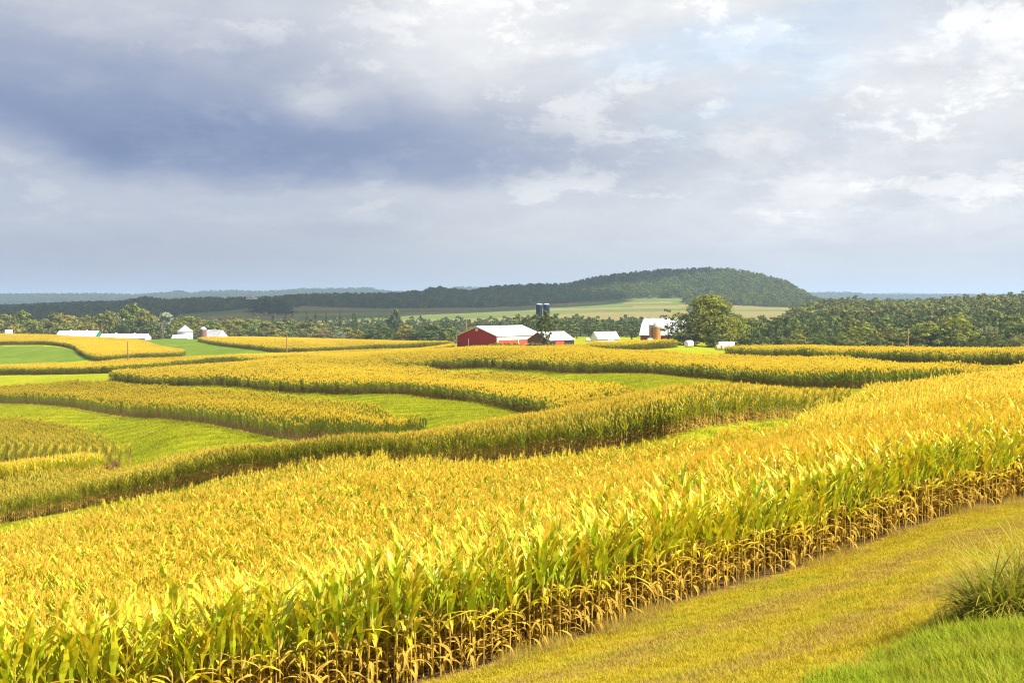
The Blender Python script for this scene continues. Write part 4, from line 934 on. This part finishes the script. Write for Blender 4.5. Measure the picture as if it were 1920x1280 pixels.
# ---- left farmstead
def long_shed(u, D, L, Wd, eave, ridge, rz, label, gmat=M_WHITE, v=None):
    x, y, z = place(u, D, v); o = empty('farm_shed', (x, y, z), rz, label, 'shed'); gable(o, L, Wd, eave, ridge, M_WHITE, gmat, M_ROOF, .4, None)
    for k_ in range(2 if L > 20 else 0): c = MB(); c.box(L*(.3+.4*k_)-.5, L*(.3+.4*k_)+.5, Wd/2-.5, Wd/2+.5, ridge+.05, ridge+.7); c.build('roof_vent', M_WHITE, o)
    return o
long_shed(104, 930, 29, 15, 3.8, 7.8, math.radians(-3), 'long white roofed shed with green trimmed gable below the tree line', M_GREEN, 640.5)
long_shed(186, 925, 34, 12, 3.0, 5.8, math.radians(-4), 'low long white roofed shed beside the green gabled one', M_WHITE, 641)
long_shed(322, 915, 11, 7, 2.4, 4.6, math.radians(-5), 'little white roofed shed beside the steel grain bin', M_WHITE, 640)
x, y, z = place(347, 925, 641); gbn = empty('grain_bin', (x, y, z), 0, 'round steel grain bin with ribbed cone roof', 'grain bin')
b = MB(); b.lathe([(5.6, 0), (5.6, 7.6)], 28); b.build('body', M_STEEL, gbn)
b = MB(); b.lathe([(5.95, 7.5), (.5, 11.7), (.5, 12.1), (.05, 12.3)], 28); rf = b.build('cone_roof', M_STEEL, gbn)
for k_ in range(14): a = k_/14*6.283; b = MB(); b.tube([(5.9*math.cos(a), 5.9*math.sin(a), 7.65), (.55*math.cos(a), .55*math.sin(a), 11.75)], .09, 4); b.build('rib', M_GREYW, rf)
x, y, z = place(381, 912, 641); s = empty('silo', (x, y, z), 0, 'brown brick silo with white dome beside the grain bin', 'silo')
b = MB(); b.lathe([(2.4, 0), (2.4, 8.8)], 22); b.build('body', M_BROWN, s); b = MB(); b.lathe([(2.45, 8.8), (2.1, 9.8), (1.2, 10.6), (.05, 10.9)], 22); b.build('dome', M_STEEL, s)
x, y, z = place(408, 920, 641); fb = empty('white_barn', (x, y, z), math.radians(-35), 'white barn with weathered roof beside the brown brick silo', 'barn')
w = MB(); w.box(-16, 0, 0, 10, 0, 3.6); w.build('wall', M_WHITE, fb)
for x0, x1 in ((-.06, .08), (-16.08, -15.9)): g = MB(); g.prism([(.02, .02), (9.98, .02), (9.98, 3.6), (5, 8.4), (.02, 3.6)], x0, x1); g.build('gable_end', M_WHITE, fb)
for a_, b_ in (((-.4, 3.27), (5, 8.45)), ((5, 8.45), (10.4, 3.27))):
    r = MB(); r.prism([a_, b_, (b_[0], b_[1]+.12), (a_[0], a_[1]+.12)], -16.4, .4); r.build('roof', M_ROOF_OLD, fb)
long_shed(10, 930, 4.5, 6, 5.2, 8.6, math.radians(20), 'tiny white gabled hut at the foot of the tree line', M_WHITE, 641)
x, y, z = place(462, 2050, 561); fh = empty('farmhouse', (x, y, z), math.radians(-10), 'white farmhouse on the wooded ridge above the dark clump', 'house'); gable(fh, 11, 8, 4.5, 8.0, M_WHITE, M_WHITE, M_GREYW, .5, None)
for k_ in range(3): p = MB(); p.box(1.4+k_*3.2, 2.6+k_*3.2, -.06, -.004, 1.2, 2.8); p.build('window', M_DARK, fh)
long_shed(476, 2050, 5, 4, 2, 3.4, -.2, 'small white outbuilding beside the white farmhouse on the ridge', M_WHITE, 561)
# ---- poles and posts
def pole(u, D, vtop, label, r_=.22, arm=False, v=None):
    x, y, z = place(u, D, v); H = at(u, vtop, D)[2]-z; t = empty('utility_pole', (x, y, z-.3), 0, label, 'pole')
    p = MB(); p.tube([(0, 0, 0), (.02, 0, H*.5), (0, 0, H+.3)], [r_*1.2, r_, r_*.8], 8); p.build('post', M_POLE, t)
    c = MB(); c.lathe([(r_*.85, H+.3), (r_*.3, H+.38)], 8); c.build('cap', M_GREYW, t)
    if arm: a = MB(); a.box(-.9, .9, -.08, .08, H-.4, H-.25); a.build('crossarm', M_POLE, t)
pole(239, 500, 640, 'lone brown pole in the corn below the tan field')
pole(537.5, 560, 623, 'lone pole at the edge of the tan field before the tree line')
pole(874.5, 560, 599, 'tall orange brown pole behind the gable end of the red barn', .26)
pole(1703, 480, 617, 'slim orange pole in front of the dark wood', .24)
pole(191, 940, 605, 'pole standing behind the long white sheds', .3, False, 640); pole(305, 930, 611, 'grey pole beside the grain bin farm', .28, True, 640); pole(27, 935, 612, 'short pole beside the tiny white hut', .25, False, 640)
for u, D, h in ((567.5, 395, 1.5), (582.5, 392, 1.9), (548, 402, 1.3), (600, 388, 1.2)):
    x, y, z = place(u, D); p = MB(); p.tube([(0, 0, 0), (.01, 0, h*.5), (0, 0, h+.9)], [.1, .09, .085], 6)
    tag(p.build('fence_post', M_POST, None, (x, y, z), 0), 'pale weathered fence post in the grass at the end of the corn strip', 'fence post', 'fence posts at the end of the corn strip')
fx, fy, fz = place(986, 440); fn = empty('rail_fence', (fx, fy, fz), .1, 'short pale rail fence in front of the small red shed', 'fence')
for k_ in range(4): p = MB(); p.box(k_*1.75, k_*1.75+.12, 0, .12, 0, 2.2); p.build('post', M_POST, fn)
for z0 in (1.2, 1.85): p = MB(); p.box(-.3, 5.7, -.08, -.005, z0, z0+.14); p.build('rail', M_TRIM, fn)
# ================================================================ grass, weeds and the clump on the bank
GR = {
 'bank': leaf_mat('blade_green', (.17,.27,.007), (.26,.34,.010), (.38,.38,.025), (.28,.27,.02), .38, .6, .08, .9, tipw=.7),
 'mown': leaf_mat('blade_mown', (.48,.35,.022), (.36,.33,.014), (.58,.42,.05), (.25,.29,.012), .3, .7, .05, .4),
 'dry': leaf_mat('blade_dry', (.38,.26,.055), (.32,.22,.045), (.48,.35,.11), None, .3, .8, .05),
 'pasture': leaf_mat('blade_pasture', (.27,.31,.012), (.36,.36,.016), (.42,.38,.025), (.20,.27,.010), .35, .7, .05, .06),
 'clump': leaf_mat('clump_blade', (.13,.19,.014), (.24,.27,.022), (.40,.34,.05), None, .3, .6, .1),
}
def tuft(seed, n, hmin, hmax, w, spread, bend, key):
    r = random.Random(seed); V, F, T = [], [], []
    for i in range(n):
        a = r.uniform(0, 6.28); e0 = r.uniform(1.0, 1.5); v, f, t = [], [], []
        h = r.uniform(hmin, hmax); x = z = 0; n_ = 4; ox, oy = r.uniform(-spread, spread), r.uniform(-spread, spread); bd = r.uniform(.2, bend)
        for k in range(n_+1):
            s = k/n_; e = e0-bd*s
            if k: x += math.cos(e)*h/n_; z += math.sin(e)*h/n_
            ww = w*(1-s**1.5)*.5; c, sn = math.cos(a), math.sin(a)
            if k < n_: v += [(ox+x*c+sn*ww, oy+x*sn-c*ww, z), (ox+x*c-sn*ww, oy+x*sn+c*ww, z)]; t += [s, s]
            else: v.append((ox+x*c, oy+x*sn, z)); t.append(1)
        b = len(V); f = [(b+2*k, b+2*k+1, b+2*k+3, b+2*k+2) for k in range(n_-1)]+[(b+2*n_-2, b+2*n_-1, b+2*n_)]
        V += v; F += f; T += t
    return bpy.data.objects.new('tuft_source', np_mesh('tuft_source', np.array(V), F, [GR[key]], None, T))
bank_src = [tuft(k, 24, .07, .22, .010, .12, 1.4, 'bank') for k in range(5)]
mown_src = [tuft(10+k, 22, .03, .085, .008, .13, 1.2, 'mown' if k < 3 else 'dry') for k in range(5)]
weed_src = [tuft(20+k, 18, .25, .6, .009, .16, 1.1, 'dry' if k < 3 else 'mown') for k in range(4)]
past_src = [tuft(40+k, 16, .08, .22, .022, .28, 1.3, 'pasture') for k in range(4)]
bank_src += [tuft(60+k, 10, .12, .30, .007, .12, 1.0, 'dry') for k in range(1)]
def scatter(n, box, test):
    x = RNG.uniform(box[0], box[1], n); y = RNG.uniform(box[2], box[3], n); k = test(x, y); return x[k], y[k]
def infield(x, y): return in_poly(x, y, POLY['F0'])
def inbank(x, y): return in_poly(x, y, bank_poly) | (y < 9)
def inview(x, y, m=260): u = CU+x/np.maximum(y, .5)*FPX; return (u > 500-m) & (u < 3600) & (y > 7.0)
x, y = scatter(95000, (-4, 22, 7, 24), lambda x, y: inbank(x+RNG.normal(0, .25, len(x)), y+RNG.normal(0, .25, len(x))) & inview(x, y) & ~infield(x, y)); n = len(x)
instancer('bank_grass', np.stack([x, y, ground_z(x, y)-.01], -1), RNG.uniform(0, 6.28, n), RNG.uniform(.45, 1.5, n)*(1+.3*np.sin(x*2.1+y)*np.sin(y*1.7-x)), np.minimum(RNG.integers(0, 21, n)//4, 5), bank_src, 'lush bright green grass on the bank beside the mown path', 'grass'); print('bank', n)
x, y = scatter(250000, (-8, 36, 12, 56), lambda x, y: ~inbank(x, y) & inview(x, y) & ~infield(x, y)); n = len(x)
# blades come in drifts along the mowing direction
instancer('mown_grass', np.stack([x, y, ground_z(x, y)-.005], -1), RNG.uniform(0, 6.28, n), RNG.uniform(.5, 1.5, n)*(1+.12*np.sin((x-y)*2.3)), np.where(np.sin((x-y)*1.15+.6*np.sin(x+y))+RNG.normal(0, .7, n) > .55, RNG.integers(3, 5, n), RNG.integers(0, 3, n)), mown_src, 'short yellowing mown grass between the bank and the corn', 'grass'); print('mown', n)
# rough grass on the contour strips between the corn
def on_grass(x, y):
    k = np.ones(len(x), bool)
    for kk_ in POLY: k &= ~in_poly(x, y, POLY[kk_])
    u = CU+x/y*FPX; return k & (u > -60) & (u < 1980)
x, y = scatter(420000, (-150, 80, 66, 330), on_grass); k_ = RNG.random(len(x)) < np.clip(190/y, .3, 1)**2; x, y = x[k_], y[k_]; n = len(x)
instancer('pasture_grass', np.stack([x, y, ground_z(x, y)-.01], -1), RNG.uniform(0, 6.28, n), RNG.uniform(.6, 1.5, n)*(1+y/500)*(1+.3*np.sin(x*.5+y*.2)*np.sin(y*.31)+.35*np.sin((.45*x+.9*y)*1.5+.8*np.sin(x*.11))), RNG.integers(0, 4, n), past_src, 'rough yellow green grass on the strips between the corn', 'grass'); print('pasture', n)
# weeds along the foot of the corn
G1 = np.array(smooth_line(S['F0f'], 60)); k_ = RNG.integers(0, len(G1), 2600); off = RNG.normal(-.15, .38, len(k_)); tg_ = np.gradient(G1, axis=0); tg_ /= np.linalg.norm(tg_, axis=1)[:, None]
p_ = G1[k_]+np.stack([-tg_[k_][:, 1], tg_[k_][:, 0]], -1)*off[:, None]+RNG.normal(0, .3, (len(k_), 2)); gap_ = np.sin(p_[:, 0]*.9)+np.sin(p_[:, 0]*2.3+1) > .1; p_ = p_[gap_ & inview(p_[:, 0], p_[:, 1], 700)]; n = len(p_)
instancer('weeds', np.stack([p_[:, 0], p_[:, 1], ground_z(p_[:, 0], p_[:, 1])], -1), RNG.uniform(0, 6.28, n), RNG.uniform(.2, .75, n), RNG.integers(0, 4, n), weed_src, 'dry straw coloured weeds along the foot of the corn', 'weeds')
# arching grass clump on the bank's edge
def clump(u, D, n, H, label, key='clump', seed=3):
    x, y, z = place(u, D); t = empty('grass_clump', (x, y, z), 0, label, 'grass clump'); r = random.Random(seed)
    for part, m, hs, keys in (('blades', n, (.55, 1.0), key), ('seed_stems', n//5, (.8, 1.15), 'dry')):
        V, F, T = [], [], []
        for i in range(m):
            a = r.uniform(0, 6.28); h = H*r.uniform(*hs); bd = r.uniform(.3, 2.3); e0 = r.uniform(.95, 1.5); px = pz = 0; n_ = 6; w = r.uniform(.008, .024) if part == 'blades' else .006
            rr = H*.26*math.sqrt(r.random()); b_ = r.uniform(0, 6.28); ox, oy = rr*math.cos(b_), rr*math.sin(b_); b = len(V)
            for k in range(n_+1):
                s = k/n_; e = e0-bd*s**1.3
                if k: px += math.cos(e)*h/n_; pz += math.sin(e)*h/n_
                ww = w*(1-.85*s**2); c, sn = math.cos(a), math.sin(a)
                V += [(ox+px*c+sn*ww, oy+px*sn-c*ww, pz-.03), (ox+px*c-sn*ww, oy+px*sn+c*ww, pz-.03)]; T += [s, s]
            F += [(b+2*k, b+2*k+1, b+2*k+3, b+2*k+2) for k in range(n_)]
        link(part, np_mesh(part, np.array(V), F, [GR[keys]], None, T), t)
clump(1890, 16.6, 520, 1.4, 'big arching clump of dark olive grass on the bank edge', seed=3)
clump(1950, 17.2, 480, 1.5, 'arching grass clump growing just behind the big one', seed=4)
clump(1815, 16.8, 260, .6, 'low dark tuft at the foot of the big grass clump', seed=5)
# weedy growth below the barn
for u, D, w in ((930,444,36),(950,442,30),(965,442,28),(998,438,30),(1010,436,24)):
    x = (u-CU)/FPX*D; plant_tree('weed_shrub', 'bush', int(w) % 4, 'olive' if w != 30 else 'green', x, D, 2.4, w*D/FPX, 'low weedy shrub growing along the front of the red barn', 'weedy shrubs along the red barn')
# ---------------------------------------------------------------- clouds overhead: one shading the far slope and ridge, a small one added
def cloud(tx, ty, sx, sy, alt, seed, label, thick=150, rz=0.0, mt=None):
    r = np.random.default_rng(seed); t_ = (alt-20)/to_sun.z; cx, cy = tx+to_sun.x*t_, ty+to_sun.y*t_
    bm = bmesh.new(); bmesh.ops.create_icosphere(bm, subdivisions=5, radius=1.0)
    ph = r.uniform(0, 6.28, (9, 3)); fr = r.normal(size=(9, 3))*np.array([2.2, 3.5, 5.5, 5.5, 8, 8, 11, 11, 14])[:, None]*.5
    for v in bm.verts:
        n = v.co.normalized(); d = 1.0
        for k in range(9): d += .34/(1+k*.55)*math.sin(float(fr[k] @ np.array(n))+ph[k, 0])*math.sin(float(np.roll(fr[k], 1) @ np.array(n))+ph[k, 1])
        v.co = Vector((n.x*sx*d, n.y*sy*d, (n.z*d if n.z > 0 else n.z*.35*d)*thick))
    me = bpy.data.meshes.new('cloud'); bm.to_mesh(me); bm.free(); me.materials.append(mt or M_CLOUD)
    me.polygons.foreach_set('use_smooth', np.ones(len(me.polygons), dtype=bool))
    o = link('cloud', me, None, (cx, cy, alt), rz); tag(o, label, 'cloud', kind='structure')
M_THIN = mat('shade_cloud'); kt = NB(M_THIN); tb = kt.n('ShaderNodeBsdfTransparent'); db = kt.n('ShaderNodeBsdfDiffuse'); db.inputs[0].default_value = (.85, .85, .86, 1); mx = kt.n('ShaderNodeMixShader'); mx.inputs[0].default_value = .13; kt.L.new(tb.outputs[0], mx.inputs[1]); kt.L.new(db.outputs[0], mx.inputs[2]); kt.out(mx.outputs[0])  # thin material of the small cloud added to soften its shade
M_CLOUD = plain_mat('cloud_vapour', (.85,.85,.86), (.75,.75,.77), .004, 1.0, 0.0)
cloud(-900, 2250, 950, 620, 1500, 3, 'broad flat cloud above the wooded ridge')
cloud(10, 130, 12, 50, 420, 8, 'small unseen cloud added to shade the long corn strip', 14, math.radians(-24), M_THIN)  # added out of view, stretched to lay a band of shade on the corn
# ---------------------------------------------------------------- haze
hz_ = MB(); hz_.box(-21000, 21000, -60, 19000, -90, 165); hm = mat('haze_air'); kk = NB(hm)
pv = kk.n('ShaderNodeVolumePrincipled'); pv.inputs['Color'].default_value = (.54, .72, 1.0, 1); pv.inputs['Density'].default_value = 0.00009; pv.inputs['Anisotropy'].default_value = .2
kk.L.new(pv.outputs[0], kk.n('ShaderNodeOutputMaterial').inputs[1])
tag(hz_.build('haze', hm), 'thin pale blue haze over the hills', 'haze', kind='stuff')
